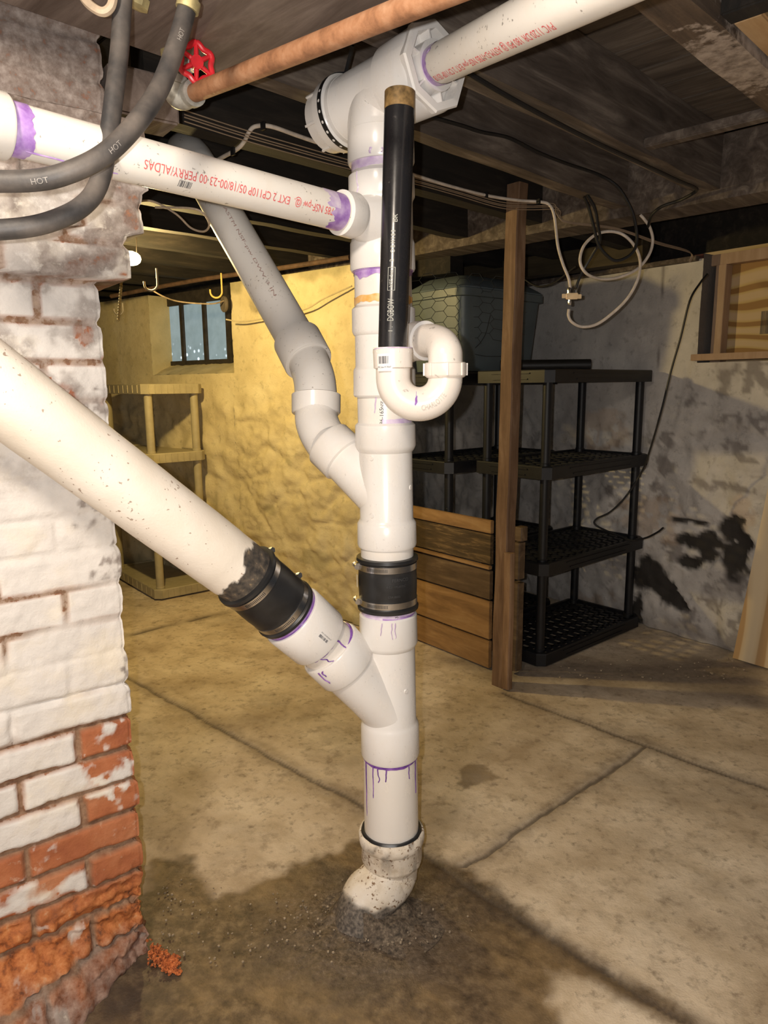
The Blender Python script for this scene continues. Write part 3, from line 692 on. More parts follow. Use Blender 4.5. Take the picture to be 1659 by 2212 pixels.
# --- tee with the branch to the left
BA, BB = at(12, 275, .905), at(738, 460, 1.30)
BDn = (BB - BA).normalized()
hubp = prof(BB - BDn * .004, BB + BDn, [(-.0, .0335), (.001, .0375), (.030, .0385), (.036, .036), (.040, .034), (.09, .050)], 44)
seg('branch_tee', [(372, 62), (378, 66), (384, 71.5), (428, 71.5), (434, 68), (440, 66.5), (518, 66.5), (524, 68.5), (528, 70), (582, 70.5), (587, 68), (587, 62)], 'pvc_fit', extra=[hubp])
for q_ in (stain_band(A0, B0, rr(64, 360) , T(356), T(374), .002, seed=4), drip(A0, B0, rr(71.8, 390), -.78, T(384), T(428), .0014, seed=4), drip(A0, B0, rr(72.6, 345), -.3, T(340), T(353), .002, seed=9), drip(A0, B0, rr(72.6, 345), .05, T(342), T(353), .0015, seed=10),): obj('primer_stain', q_, 'primer_pale', stack)
for q_ in (stain_band(A0, B0, rr(62.5, 600), T(578), T(600), .007, seed=14), ring(A0, B0, rr(64, 588), T(588), .0014),): obj('primer_stain', q_, 'primer', stack)
obj('pipe_segment', prof(A0, B0, [(T(575), rr(62, 575)), (T(680), rr(62, 680))], 56), 'pvc', stack)
obj('cement_stain', stain_band(A0, B0, rr(62.3, 650), T(643), T(658), .005, seed=23, both=True), 'orange', stack)
# --- trap tee
TH = at(888, 738, 1.345); TM = SP(760)
hubp = tube([TM + (TH - TM) * .1, TH, TH + (TH - TM).normalized() * .012], [.040, .036, .034], 40)
seg('trap_tee', [(662, 62), (668, 68.5), (716, 68.5), (724, 65), (726, 62.5), (792, 62.5), (796, 65), (800, 67), (853, 67.5), (857, 64), (857, 60)], 'pvc_fit', extra=[hubp])
seg('pipe_segment', [(850, 59.5), (925, 59)], 'pvc')
for q_ in (drip(A0, B0, rr(59.8, 870), -.36, T(857), T(890), .0012, seed=5), stain_band(A0, B0, rr(59.5, 905), T(914), T(903), .002, -.1, 1.2, seed=31),): obj('primer_stain', q_, 'primer_pale', stack)
# --- upper wye
WC = at(708, 957, 1.46); WM = SP(1078); wd_ = (WC - WM).normalized()
wyb = prof(WM, WC, [(0, .052), ((WC - WM).length - .055, .0475), ((WC - WM).length - .052, .0525), ((WC - WM).length - .004, .0525), ((WC - WM).length, .050)], 48)
seg('wye_fitting', [(912, 60), (917, 65), (962, 65.5), (970, 62), (976, 57.5), (1118, 57.5), (1124, 61), (1128, 63.5), (1172, 64), (1178, 62), (1178, 56)], 'pvc_fit', extra=[wyb])
seg('pipe_segment', [(1170, 57), (1330, 56.5)], 'pvc')
for q_ in (stain_band(A0, B0, rr(57.2, 1318), T(1322), T(1306), .003, seed=41), drip(A0, B0, rr(63.6, 1340), -.25, T(1326), T(1352), .0010, seed=5), drip(A0, B0, rr(63.6, 1340), .12, T(1326), T(1360), .0010, seed=6), drip(A0, B0, rr(63.6, 1340), .22, T(1326), T(1358), .0012, seed=7),): obj('primer_stain', q_, 'primer_pale', stack)
for q_ in (ring(A0, B0, rr(58, 1324), T(1324), .0014, seed=5), stain_band(A0, B0, rr(57.4, 1320), T(1324), T(1318), .0022, -.2, 1.5, seed=43),): obj('primer_stain', q_, 'primer', stack)
# --- lower wye
LC = at(711, 1398, 1.345); LM = SP(1535); ll = (LC - LM).length
lyb = prof(LM, LC, [(0, rr(57, 1500)), (.07, rr(57, 1480)), (ll - .062, .0580), (ll - .060, .0625), (ll - .056, .0645), (ll - .003, .0655), (ll, .0635), (ll, .057), (ll - .02, .057)], 56)
seg('wye_fitting', [(1322, 59), (1325, 62), (1383, 63), (1390, 60), (1394, 57), (1550, 57), (1556, 60), (1562, 62.5), (1622, 63), (1627, 61), (1627, 57)], 'pvc_fit', extra=[lyb])
seg('pipe_segment', [(1615, 58), (1830, 58.5)], 'pvc')
pd = [stain_band(A0, B0, rr(58.3, 1630), T(1624), T(1633), .002, seed=51), ring(A0, B0, rr(58.3, 1630), T(1630), .0012, seed=8)]
for i, (x, y1) in enumerate(((791, 1745), (806, 1698), (818, 1662), (833, 1658), (882, 1660), (896, 1700))):
    pd.append(drip(A0, B0, rr(58.3, 1650), math.asin(max(-.97, min(.97, (x - 843) / 58.5))), T(1630), T(y1), .0013 if i not in (0, 5) else .0022, .0007, .0025 if i == 2 else .0012, seed=i + 2))
for q_ in pd: obj('primer_stain', q_, 'primer_dark', stack)
wr = rects([(0, 0, .0, .0)])
f1 = cyl_map(A0, B0, rr(59.2, 890), R(0) + .05)
def stxt(s, size, f, x0, parent, mat, y0=0.0, sx=1.0, sy=1.0, name='printing', h=.0005):
    return obj(name, wrap(([(v[0], v[1] + y0, 0) for v in text_poly(s, size)[0]], text_poly(s, size)[1]), f, x0, h, sy, sx), mat, parent, ang=80)
# codes printed along the stack, read upwards
fr = cyl_map(B0, A0, rr(59.2, 890), .05)
Ls = (B0 - A0).length
stxt('86-165', .011, fr, Ls - T(914), stack, 'ink_black'); stxt('NSF-pw', .008, fr, Ls - T(880), stack, 'ink_black')
stxt('163', .009, cyl_map(B0, A0, rr(57.4, 1320), -.37), Ls - T(1328), stack, 'ink_black')
for py_, px_, rr_ in ((1105, 804, 57.8), (985, 803, 57.8), (1475, 876, 57.3), (1050, 886, 57.8), (300, 806, 61), (490, 792, 66.8)):
    r_n = rr(rr_, py_); f = cyl_map(A0, B0, r_n, 0); ph = math.asin(max(-.95, min(.95, (px_ - (823 + (py_ - 330) * .0155)) / rr_)))
    cs_ = [(T(py_) + .0055 * math.cos(R(a)), ph * r_n + .0055 * math.sin(R(a))) for a in range(0, 360, 24)]; ci_ = [(T(py_) + .0042 * math.cos(R(a)), ph * r_n + .0042 * math.sin(R(a))) for a in range(0, 360, 24)]
    obj('mould_mark', ([f(x, y, -.0005) for x, y in cs_] + [f(x, y, .0012) for x, y in ci_], [(k, (k + 1) % 15, 15 + (k + 1) % 15, 15 + k) for k in range(15)] + [tuple(range(29, 14, -1))]), 'pvc_fit', stack)
# --- coupling spool on the lower wye branch
CD = (at(621, 1320, 1.30) - LC); cl_ = CD.length; CD.normalize(); CE = LC + CD * cl_
Fp = CE
sp_ = thing('branch_spool', LC + CD * .06, 'short white plastic coupling and pipe piece between the lower wye and angled rubber sleeve', 'pipe fitting')
obj('pipe_segment', prof(LC - CD * .02, Fp, [(0, .057), (.125, .057)], 56), 'pvc', sp_)
g0 = .034
obj('coupling', prof(LC, Fp, [(g0, .058), (g0, .063), (g0 + .004, .0645), (cl_ - .014, .0655), (cl_ - .011, .0635), (cl_ - .011, .057)], 56), 'pvc_fit', sp_)
obj('pipe_segment', prof(LC + CD * (cl_ - .02), Fp, [(0, .0585), (.05, .0585)], 56), 'pvc', sp_)
pp = [ring(LC, Fp, .0575, cl_ - .0095, .0024, seed=12), ring(LC, Fp, .0578, .001, .0030, seed=13, amp=.001), drip(LC, Fp, .0575, -.35, g0, .002, .0016, seed=3), drip(LC, Fp, .0575, .30, g0, .006, .0014, .0008, .010, seed=5), drip(LM, LC, .0662, .80, ll - .001, ll - .034, .0018, seed=22), drip(LM, LC, .0662, .70, ll - .001, ll - .016, .0018, seed=25), stain_band(LC, Fp, .0576, g0, g0 - .004, .003, -.2, 1.3, seed=9)]
for q_ in pp: obj('primer_stain', q_, 'primer_dark', sp_)
obj('primer_stain', stain_band(LC, Fp, .0587, cl_ - .010, cl_ + .004, .002, seed=61), 'primer', sp_)
fb = cyl_map(LC, Fp, .0652, -.12)
bc = barcode(.024, .0055, 5); obj('barcode', wrap(([(.024 - v[0], v[1], 0) for v in bc[0]], bc[1]), fb, .052, .0004), 'ink_black', sp_)
tx = text_poly('PVC COUPLING 4"', .0034); obj('printing', wrap(([(-v[0], -v[1] - .003, 0) for v in tx[0]], tx[1]), fb, .076, .0004), 'ink_black', sp_, ang=80)

# ================================================================ RUBBER SLEEVES
def fernco(p0, p1, r, label, screw_ph, text=None):
    p0, p1 = V(p0), V(p1); d = (p1 - p0).normalized(); L = (p1 - p0).length
    th = thing('rubber_coupling', (p0 + p1) / 2, label, 'pipe coupling', 'rubber couplings')
    k = .0035
    obj('rubber_sleeve', prof(p0, p1, [(0, r - .004), (.001, r + k), (.007, r + k + .0008), (.010, r + .0005), (.011, r), (L * .3, r + .0005), (L * .42, r + .0012), (L * .58, r + .0012), (L * .7, r + .0005), (L - .011, r), (L - .010, r + .0005), (L - .007, r + k + .0008), (L - .001, r + k), (L, r - .004)], 60), 'rubber', th)
    for s_ in (.012, L - .012 - .013):
        c_ = obj('hose_clamp', prof(p0, p1, [(s_, r + .0003), (s_, r + .0016), (s_ + .0125, r + .0016), (s_ + .0125, r + .0003)], 60, False), 'steel', th)
        f = cyl_map(p0, p1, r + .0016, 0)
        sl = rects([(s_ + .003, (r * (-.75) + i * .0030), s_ + .0095, (r * (-.75) + i * .0030) + .0012) for i in range(15)])
        obj('clamp_slots', wrap(sl, f, 0, .0002), 'steel_dark', c_)
        q = f(s_ + .006, screw_ph * r, .004); a, b = frame(d); n_ = (q - (p0 + d * (s_ + .006))).normalized(); tdir = d.cross(n_)
        obj('clamp_screw', join(tube([q - tdir * .010, q + tdir * .010], .0050, 14), tube([q + tdir * .010, q + tdir * .016], .0062, 6), box(q - n_ * .003, .008, .016, .013, M3=Matrix((n_, tdir, d)).transposed())), 'steel', c_)
    return th
fz = fernco(SP(1199), SP(1312), rr(62, 1255), 'upright black rubber coupling with two steel bands on the vertical stack', -1.42)
f = cyl_map(SP(1199), SP(1312), rr(64, 1255) + .0012, 0)
def band_text(s, size, t0, ph, th, mat, r): 
    tx = text_poly(s, size); obj('embossed_text', ([f(t0 - v[1], ph * r + v[0], .0005) for v in tx[0]], tx[1]), mat, th, ang=80)
M['emboss'] = simple('embossed_rubber', (.05, .05, .052), .4)
band_text('FERNCO', .009, .040, .15, fz, 'emboss', .058); band_text('4 C.I. / PLASTIC', .006, .052, -.05, fz, 'emboss', .058); band_text('CSA B602', .006, .072, 0, fz, 'emboss', .058)
obj('paper_tag', wrap(rects([(.036, -.096, .062, -.078)]), cyl_map(SP(1199), SP(1312), .0605, 0), 0, .0022), 'label_white', fz)
G0, G1 = at(529, 1241, 1.243), at(621, 1320, 1.30)
GDn = (G1 - G0).normalized(); G1 = LC + CD * (cl_ + .004)
fernco(G0, G1, .0605, 'slanting black rubber coupling joining the cream diagonal pipe to white plastic', 2.05 + math.pi * 0)

# ================================================================ CREAM CAST IRON DIAGONAL PIPE
I1 = at(545, 1254, 1.252); I0 = at(0, 845, 1.045); ID = (I0 - I1).normalized(); IL = (I0 - I1).length + .22
def ich(p, t_, th): return (sstep(.045, .040, t_) if False else (1 - sstep(.050, .055, t_ + .016 * noise.noise(p * 38) + .010 * noise.noise(p * 90) + .010 * math.sin(th * 2 + 1))), 0, 0, 0)
st_ = [(.0 + .003 * i, .0572 + (.0006 if i > 14 else 0)) for i in range(26)] + [(.08 + (IL - .08) * i / 60, .0582 + .0012 * i / 60) for i in range(61)]
o = obj('cast_iron_pipe', prof(I1, I1 + ID, st_, 72, True, ich, lambda p: .0006 * noise.noise(p * 25)), 'iron_cream', origin=I1, ang=60)
tag(o, 'thick cream-painted iron pipe slanting down from the left edge across the pillar', 'pipe')

# ================================================================ WHITE BRANCH PIPE, LEFT
br = thing('branch_waste_pipe', (BA + BB) / 2, 'white plastic waste pipe with red printing running from left edge to the stack', 'pipe')
BL = (BB - BA).length
obj('pipe', prof(BA - BDn * .12, BB, [(0, .0302), (BL + .125, .0302)], 48), 'pvc_dirty', br)
obj('coupling', prof(BA, BA - BDn, [(.0, .031), (.0, .036), (.003, .0375), (.12, .0375)], 44), 'pvc', br)
for q_ in (stain_band(BA, BB, .0302, .0, .022, .004, seed=71), drip(BA, BB, .0302, -.75, .015, .13, .0013, seed=9), stain_band(BA, BB, .0302, BL - .008, BL - .040, .012, seed=75),): obj('primer_stain', q_, 'primer', br)
obj('primer_stain', stain_band(BA, BB, .0302, BL - .03, BL - .052, .012, .2, 1.6, seed=79), 'primer_pale', br)
fB = cyl_map(BB, BA, .0302, 0)
s_ = 'PVC 1120 1785 NSF-pw  EXT 2 CP110P 05/18/00-23 00 PERRY/ALDAS'
tx = text_poly('785 NSF-pw @.  EXT 2 CP110P 05/18/00-23 00 PERRY/ALDAS', .0165); w_ = max(v[0] for v in tx[0])
o = obj('red_printing', wrap(([(v[0], v[1] - .004, 0) for v in tx[0]], tx[1]), fB, .045, .0004, 1.0, .385 / w_ * .88), 'ink_red', br, ang=80)
bc = barcode(.02, .010, 9); obj('barcode', wrap(([(v[0], v[1] + .010, 0) for v in bc[0]], bc[1]), fB, BL - .235, .0004), 'ink_black', br)

# ================================================================ OVERHEAD PIPE, RIGHT
OA, OB = at(945, 140, 1.275), at(1110, 59, 1.035); OD = (OB - OA).normalized()
oh = thing('overhead_drain_pipe', OA + OD * .2, 'white plastic drain pipe with red printing under the joists at the top right', 'pipe')
obj('pipe', prof(OA - OD * .02, OB, [(0, .0302), (.95, .0302)], 48), 'pvc_dirty', oh)
for q_ in (stain_band(OA, OB, .0302, .002, .024, .006, seed=81), drip(OA, OB, .0302, .9, .02, .034, .003, seed=4),): obj('primer_stain', q_, 'primer', oh)
fO = cyl_map(OA + OD * .9, OA, .0302, 0)
tx = text_poly('PVC 1120 DR 180 PSI @ ASTM-D-1785 NSF-pw EXT 2 CP110P 05/18', .0165); w_ = max(v[0] for v in tx[0])
obj('red_printing', wrap(([(v[0], v[1] + .012, 0) for v in tx[0]], tx[1]), fO, .9 - .03 - .36, .0004, 1.0, .36 / w_), 'ink_red', oh, ang=80)

# ================================================================ GREY VENT PIPE, UPPER LEFT OF STACK
vp = thing('vent_pipe', at(580, 600, 1.72), 'grey-white plastic pipe slanting up behind from wye to the joists, with elbows', 'pipe')
vx = [at(712, 961, 1.455), at(708, 957, 1.46), at(694, 935, 1.48), at(685, 912, 1.50), at(683, 890, 1.515)]
obj('elbow', join(tube(resample(vx, 6), .0455, 40), prof(at(683, 894, 1.52), at(683, 850, 1.53), [(0, .0455), (.0005, .0500), (.003, .0518), (.040, .0522), (.042, .049), (.042, .045)], 48)), 'pvc_fit', vp)
v2 = [at(683, 868, 1.525), at(682, 845, 1.535), at(678, 815, 1.555), at(667, 782, 1.59), at(662, 772, 1.60)]
h2a, h2b = at(667, 783, 1.595), at(642, 735, 1.64)
obj('elbow', join(tube(resample(v2, 6), .0450, 40), prof(h2a, h2b, [(0, .045), (.0005, .0530), (.004, .0545), ((h2b - h2a).length - .002, .0550), ((h2b - h2a).length, .0530), ((h2b - h2a).length, .045)], 48)), 'pvc_grey', vp)
v3a, v3b = at(646, 743, 1.632), at(428, 362, 1.93)
obj('pipe', tube([v3a, v3a + (v3b - v3a) * .5, v3b], .0445, 40), 'pvc_grey', vp)
obj('elbow', join(tube(resample([v3b - (v3b - v3a).normalized() * .01, v3b, at(416, 343, 1.96), at(404, 330, 2.02), at(398, 327, 2.12)], 6), .0495, 36)), 'pvc_grey', vp)
tx = text_poly('PVC 1120 ASTM NSF-pw DWV 3 IN', .010); w_ = max(v[0] for v in tx[0])
obj('printing', wrap(tx, cyl_map(v3b, v3a, .0445, .1), .08, .0004, 1, .42 / w_), simple('faded_ink', (.36, .24, .22), .7), vp, ang=80)

# ================================================================ P-TRAP AND BLACK PIPE
PT = 1.215
pt = thing('p_trap', at(905, 860, PT), 'white plastic U-shaped trap hanging at the right of the stack', 'pipe trap')
lc_, rc_ = at(849, 816, PT), at(962, 816, PT); cc = (lc_ + rc_) / 2; Rt = (rc_ - lc_).length / 2; ux = (rc_ - lc_).normalized(); uz = V((0, 0, 1)); rt = pxr(37, cc)
up = [at(849, 790, PT)] + [cc + ux * (-math.cos(R(a)) * Rt) - uz * (math.sin(R(a)) * Rt) for a in range(0, 181, 6)] + [at(962, 800, PT)]
q0, q1 = at(849, 797, PT), at(848, 757, PT)
obj('trap_bend', join(tube(up, rt, 44), prof(q0, q1, [(0, rt), (.002, .0325), (.031, .0330), (.033, .0315), (.033, .027)], 44)), 'pvc_trap', pt)
obj('bushing', prof(q1, q1 + V((0, 0, 1)), [(-.004, .0335), (.0045, .0322), (.0045, .0245)], 10), 'pvc_trap', pt, ang=20)
u2 = [at(962, 812, PT), at(962, 775, PT), at(961, 760, PT + .003), at(953, 745, PT + .022), at(936, 737, PT + .05), at(918, 736, PT + .075), at(900, 737, PT + .10)]
obj('trap_arm', tube(resample(u2, 8), rt, 44), 'pvc_trap', pt)
n0_, n1_ = at(962, 812, PT), at(962, 784, PT)
nb = [box((n0_ + n1_) / 2 + V((math.cos(R(k * 45)), math.sin(R(k * 45)), 0)) * .0355, .004, .003, .020, R(k * 45)) for k in range(8)]
obj('union_nut', join(prof(n0_, n1_, [(-.003, .031), (.000, .0345), (.002, .0355), (.020, .0355), (.022, .033), (.022, .029)], 44), *nb), 'pvc_trap', pt)
h0_, h1_ = at(921, 736, PT + .073), at(893, 737, PT + .108)
obj('arm_hub', prof(h0_, h1_, [(0, rt), (.002, .0345), (.030, .0350), (.032, .0325), (.045, .0325)], 44), M['pvc_fit'], pt)
for q_ in (ring(q0, q1, .0318, .0335, .0010, seed=2), drip(cc - ux * .1, cc + ux * .1, .029, -.0, 0.0, .001),): obj('primer_stain', q_, 'primer_pale', pt)
def trapf(s, y, h=0.0):   # s degrees round the U, y along the tube's girth from the front
    s_ = R(s); u = ux * (-math.cos(s_)) - uz * math.sin(s_); c_ = cc + u * Rt; nrm = (CAM - c_); tng = ux * math.sin(s_) - uz * math.cos(s_); nrm = (nrm - tng * nrm.dot(tng)).normalized(); side = u - nrm * u.dot(nrm); side.normalize()
    ph = y / rt; return c_ + (nrm * math.cos(ph) + side * math.sin(ph)) * (rt + h)
M['emb_p'] = simple('shaded_plastic', (.58, .52, .46), .4); tx = text_poly('CHARLOTTE', .0125); w_ = max(v[0] for v in tx[0])
obj('embossed_text', ([trapf(92 + 55 * v[0] / w_, -v[1] + .010, .0012) for v in tx[0]], tx[1]), M['emb_p'], pt, ang=80)
for q_ in (([trapf(80 + 3 * math.cos(a * .5) * (1 + .3 * math.sin(a * 2)), -.006 + .006 * math.sin(a * .5) * 1.4, .0008) for a in [k * 4 * math.pi / 24 for k in range(24)]], [tuple(range(23, -1, -1))]),
     ([trapf(76 + 3 * i / 8 + dx, -.022 + .016 * i / 8, .0009) for i in range(9) for dx in (-.6, .6)], [(2 * i, 2 * i + 1, 2 * i + 3, 2 * i + 2) for i in range(8)]),): obj('primer_stain', q_, 'primer', pt)
fq = cyl_map(q1, q0, .0329, -.52)
obj('barcode_label', wrap(rects([(.006, -.011, .034, .016)]), cyl_map(q1, q0, .0328, -.52), 0, .0005), 'label_white', pt)
bc = barcode(.018, .012, 3); obj('barcode', ([fq(.010 + v[1], -.008 + v[0], .0010) for v in bc[0]], bc[1]), 'ink_black', pt)
tx = text_poly('PVC-dwv P-TRAP', .0042); w_ = max(v[0] for v in tx[0])
obj('printing', ([fq(.029 - v[1], -.010 + v[0] * .024 / w_, .0010) for v in tx[0]], tx[1]), 'ink_black', pt, ang=80)
K0, K1 = at(848, 752, PT), at(864, 200, 1.245)
bp = thing('black_drain_pipe', K0, 'black plastic pipe standing upright in the trap, open stained top end by the tee', 'pipe')
KL = (K1 - K0).length
obj('pipe', prof(K0, K1, [(-.01, .0243), (KL - .028, .0248)], 48), 'abs', bp)
obj('pipe_end', prof(K0, K1, [(KL - .028, .0248), (KL, .0249), (KL, .0212), (KL - .06, .0212)], 48, False), 'abs_end', bp, label='stained brown open end')
fk = cyl_map(K0, K1, .0247, 0)
M['ink_pale'] = simple('worn_pale_ink', (.45, .45, .40), .6)
for s_, x0, sz, y0, wd in (('1 .', .022, .010, .004, None), ('DGBOW', .040, .0150, .003, .036), ('NSF-dwv', .094, .0085, .0058, .028), ('2', .134, .010, .005, None), ('O B H I 8 3', .148, .010, .004, .036), ('BR', .196, .011, .001, None)):
    tx = text_poly(s_, sz); w_ = max(v[0] for v in tx[0]); sx = (wd / w_) if wd else 1
    obj('printing', wrap(([(v[0], v[1] - .013 + y0 + .010, 0) for v in tx[0]], tx[1]), fk, x0, .0004, 1, sx), 'ink_pale', bp, ang=80)
obj('printed_frame', wrap(rects([(.089, -.001, .126, -.0002), (.089, .0105, .126, .0113), (.089, -.001, .0896, .0113), (.1254, -.001, .126, .0113)]), fk, 0, .0004), 'ink_pale', bp)

# ================================================================ CAST IRON ELBOW AT THE FLOOR
e0, e1 = SP(1792), SP(1868)
def icr(p, t_, th):
    return (1 - sstep(-.006, .006, p.z - .052 - .016 * noise.noise(p * 30) + .25 * (p.x - MC.x)), 0, 0, 0)
ce = thing('cast_iron_elbow', SP(1945), 'crusty cream-painted cast iron socket and elbow going into the floor under the stack', 'pipe fitting')
zz = SP(1792)
hz = (SP(1792) - SP(1868)).length
dsp = lambda p: .0014 * noise.noise(p * 45) + .001 * noise.noise(p * 110)
obj('socket', prof(SP(1792), SP(1868), [(-.001, .0605), (-.003, .066), (.0, .0705), (.014, .0712), (.022, .070), (.026, .0665), (.030, .0650), (hz * .75, .0655), (hz * .82, .0640), (hz * .9, .056), (hz, .054)], 64, True, lambda p, t_, th: (sstep(.35, .6, noise.noise(p * 60) + .1) * .6, 0, 0, 0), dsp), 'crust', ce, ang=60)
obj('lead_joint', prof(SP(1792), SP(1868), [(.003, .058), (-.006, .0585), (-.007, .063), (-.002, .0665), (.004, .066)], 64, False, None, dsp), 'rubber', ce)
eb = resample([SP(1850), SP(1880), at(833, 1903, SY - .012), at(817, 1920, SY - .03), at(797, 1938, SY - .04), at(783, 1972, SY - .055), at(776, 2010, SY - .07)], 7)
obj('elbow_body', tube(eb, [.0535 + .004 * math.sin(i / len(eb) * 3.1) for i in range(len(eb))], 56, True, icr, dsp), 'crust', ce, ang=70)

def mfn(a, r):
    x, y = MC.x + math.cos(a) * r * 1.12, MC.y + .012 + math.sin(a) * r
    h = .040 * (1 - sstep(.055, .088, r + .014 * noise.noise(V((x * 22, y * 22, 4))))) * (1 - .5 * sstep(-.02, .05, x - MC.x)) + .006 * (1 - sstep(.07, .13, r)); n = fbm(x, y, 2, 28, 3)
    return V((x, y, h * (1 + .30 * n) + .002 * n - .003)), (0, 0, 0, 0)
t = NT('lumpy_mortar'); n2 = t.noise(110, 4, .7)
M['mortar'] = t.done(t.ramp(n2, [(.35, (.045, .034, .024)), (.55, (.14, .105, .072)), (.75, (.30, .24, .17))]), .85, bump=t.noise(90, 4), bstr=.8, bdist=.004)
o = obj('mortar_mound', grid(frange(0, 2 * math.pi, .07), frange(.015, .135, .005), mfn), 'mortar', origin=BP, ang=80)
tag(o, 'lumpy dark mortar packed round the iron elbow where it enters the floor', 'mortar')

# ================================================================ SHELVING UNITS
def shelf_unit(name, corner, ang, L, D, tops, mat, label, inset=.045, band=.050, pr=.0185, lattice=True, group=None):
    u = V((math.cos(ang), math.sin(ang), 0)); v = V((-math.sin(ang), math.cos(ang), 0)); corner = V(corner)
    th = thing(name, corner + u * L / 2 + v * D / 2, label, 'shelf', group)
    P = lambda a, b, z: corner + u * a + v * b + V((0, 0, z))
    for i, z in enumerate(tops):
        ds = []; w_ = .012
        out = []
        for (a, b, sa, sb) in ((0, 0, 1, 1), (L, 0, -1, 1), (L, D, -1, -1), (0, D, 1, -1)):
            c_ = .028; pts = [(a, b + sb * c_), (a + sa * c_, b)] if sa * sb > 0 else [(a + sa * c_, b), (a, b + sb * c_)]
            out += pts
        vs, fs = [], []; n = len(out); cx, cy = L / 2, D / 2
        for (k, zz_) in ((1, z - band), (1, z - .004), (.992, z), (.93, z), (.93, z - .012), (.955, z - band)):
            for a, b in out: vs.append(P(cx + (a - cx) * k if k in (1, .992) else (a - cx) * (1 - (.016 / (L / 2))) + cx, cy + (b - cy) * k if k in (1, .992) else (b - cy) * (1 - (.016 / (D / 2))) + cy, zz_))
        for r_i in range(5):
            for k in range(n): fs.append((r_i * n + k, r_i * n + (k + 1) % n, (r_i + 1) * n + (k + 1) % n, (r_i + 1) * n + k))
        for k in range(n): fs.append((5 * n + k, 5 * n + (k + 1) % n, (k + 1) % n, k))
        ds.append((vs, fs))
        if lattice:
            for k in range(1, 16): ds.append(box(P(L * k / 16, D / 2, z - .012), .016, D - .03, .008, ang))
            for k in range(1, 7): ds.append(box(P(L / 2, D * k / 7, z - .013), L - .03, .012, .010, ang))
            # raised panel on the rims
            for (a0, b0, ww, rot_, off) in ((L / 2, 0, L * .62, ang, -1), (0, D / 2, D * .5, ang + math.pi / 2, 1)):
                c_ = P(a0, -.0015, z - band * .5) if off < 0 else P(-.0015, b0, z - band * .5)
                ds += [box(c_ + V((0, 0, band * .22)), ww, .004, .004, rot_), box(c_ - V((0, 0, band * .22)), ww * .9, .004, .004, rot_)]
        else:
            ds.append(box(P(L / 2, D / 2, z - .010), L - .034, D - .034, .006, ang))
            for k in range(9): ds.append(box(P(L * .5 * 0 + .0 - .001, D * (k + 1) / 10, z - band * .5), .004, .003, band * .8, ang)); ds.append(box(P(L * (k + 1) / 10, -.001, z - band * .5), .003, .004, band * .8, ang))
        obj('shelf', join(*ds), mat, th, smooth=False)
    for a, b in ((inset, inset), (L - inset, inset), (L - inset, D - inset), (inset, D - inset)):
        ds = []
        for z0, z1 in zip(tops[:-1], tops[1:]):
            q = P(a, b, z0 - .01); ds.append(prof(q, P(a, b, z1), [(0, pr * 1.12), (.018, pr * 1.12), (.02, pr), (z1 - z0 - band + .01, pr), (z1 - z0 - band + .012, pr * .6), (z1 - z0 - .002, pr * .6)], 20))
        for d_ in ds: obj('post', d_, mat, th)
    return th
shelf_unit('shelving_unit', (.622, 2.668, .002), R(40.8), .76, .385, (.052, .425, .805, 1.172), 'black_plastic', 'black plastic four-tier shelving unit standing against the grey wall, right of the wooden post', group='black shelving units')
shelf_unit('shelving_unit', (.272, 2.925, .002), R(40.8), .76, .385, (.052, .425, .800, 1.165), 'black_plastic', 'second black plastic shelving unit, mostly hidden behind the plank partition and wooden post', group='black shelving units')
shelf_unit('shelving_unit', (-1.212, 3.625, .002), R(39), .33, .70, (.055, .43, .78, 1.135), 'tan_plastic', 'olive-tan plastic shelving unit against the yellow wall, below the small window', pr=.021, lattice=False, inset=.04)
# black roll on top
q0, q1 = at(1080, 806, 3.06), at(1275, 790, 3.02); q0.z = q1.z = 1.172 + .024
o = obj('foam_roll', prof(q0, q1, [(0, .018), (0, .0235), ((q1 - q0).length, .0235), ((q1 - q0).length, .018), ((q1 - q0).length - .05, .016)], 24), 'black_plastic', origin=q0)
tag(o, 'black round roll lying on top of the black shelving unit', 'roll')

# ================================================================ STORAGE TUB AND CHICKEN WIRE
def rrect(cx, cy, a, b, r, n=5):
    out = []
    for sx, sy, a0 in ((1, 1, 0), (-1, 1, 90), (-1, -1, 180), (1, -1, 270)):
        for k in range(n + 1): th = R(a0 + 90 * k / n); out.append((cx + sx * (a - r) + r * math.cos(th), cy + sy * (b - r) + r * math.sin(th)))
    return out
def loft(c, ang, secs, cap0=True, cap1=True):
    u = V((math.cos(ang), math.sin(ang), 0)); v = V((-math.sin(ang), math.cos(ang), 0)); vs, fs = [], []
    for a, b, r, z in secs:
        L_ = rrect(0, 0, a, b, r); n = len(L_); vs += [V(c) + u * x + v * y + V((0, 0, z)) for x, y in L_]
    for i in range(len(secs) - 1):
        for k in range(n): fs.append((i * n + k, i * n + (k + 1) % n, (i + 1) * n + (k + 1) % n, (i + 1) * n + k))
    if cap0: fs.append(tuple(range(n - 1, -1, -1)))
    if cap1: fs.append(tuple((len(secs) - 1) * n + k for k in range(n)))
    return vs, fs
TC = V((.415, 3.285, 1.176))
tb = thing('storage_tub', TC, 'pale green-grey plastic tub with a lid on top of the shelving behind the post', 'tub')
obj('tub_body', loft(TC, R(40.8), [(.235, .15, .04, 0), (.262, .175, .045, .30), (.277, .190, .05, .302), (.277, .190, .05, .332), (.268, .181, .05, .334)]), simple('green_grey_plastic', (.10, .13, .145), .45, 0, .15, 8), tb)
obj('lid', loft(TC, R(40.8), [(.272, .186, .05, .334), (.275, .189, .05, .338), (.262, .176, .05, .35), (.20, .12, .05, .392), (.10, .05, .03, .402)]), simple('blue_grey_lid', (.15, .19, .22), .4, 0, .15, 8), tb, label='blue-grey lid')
wires = []
def hexp(i, j): return None
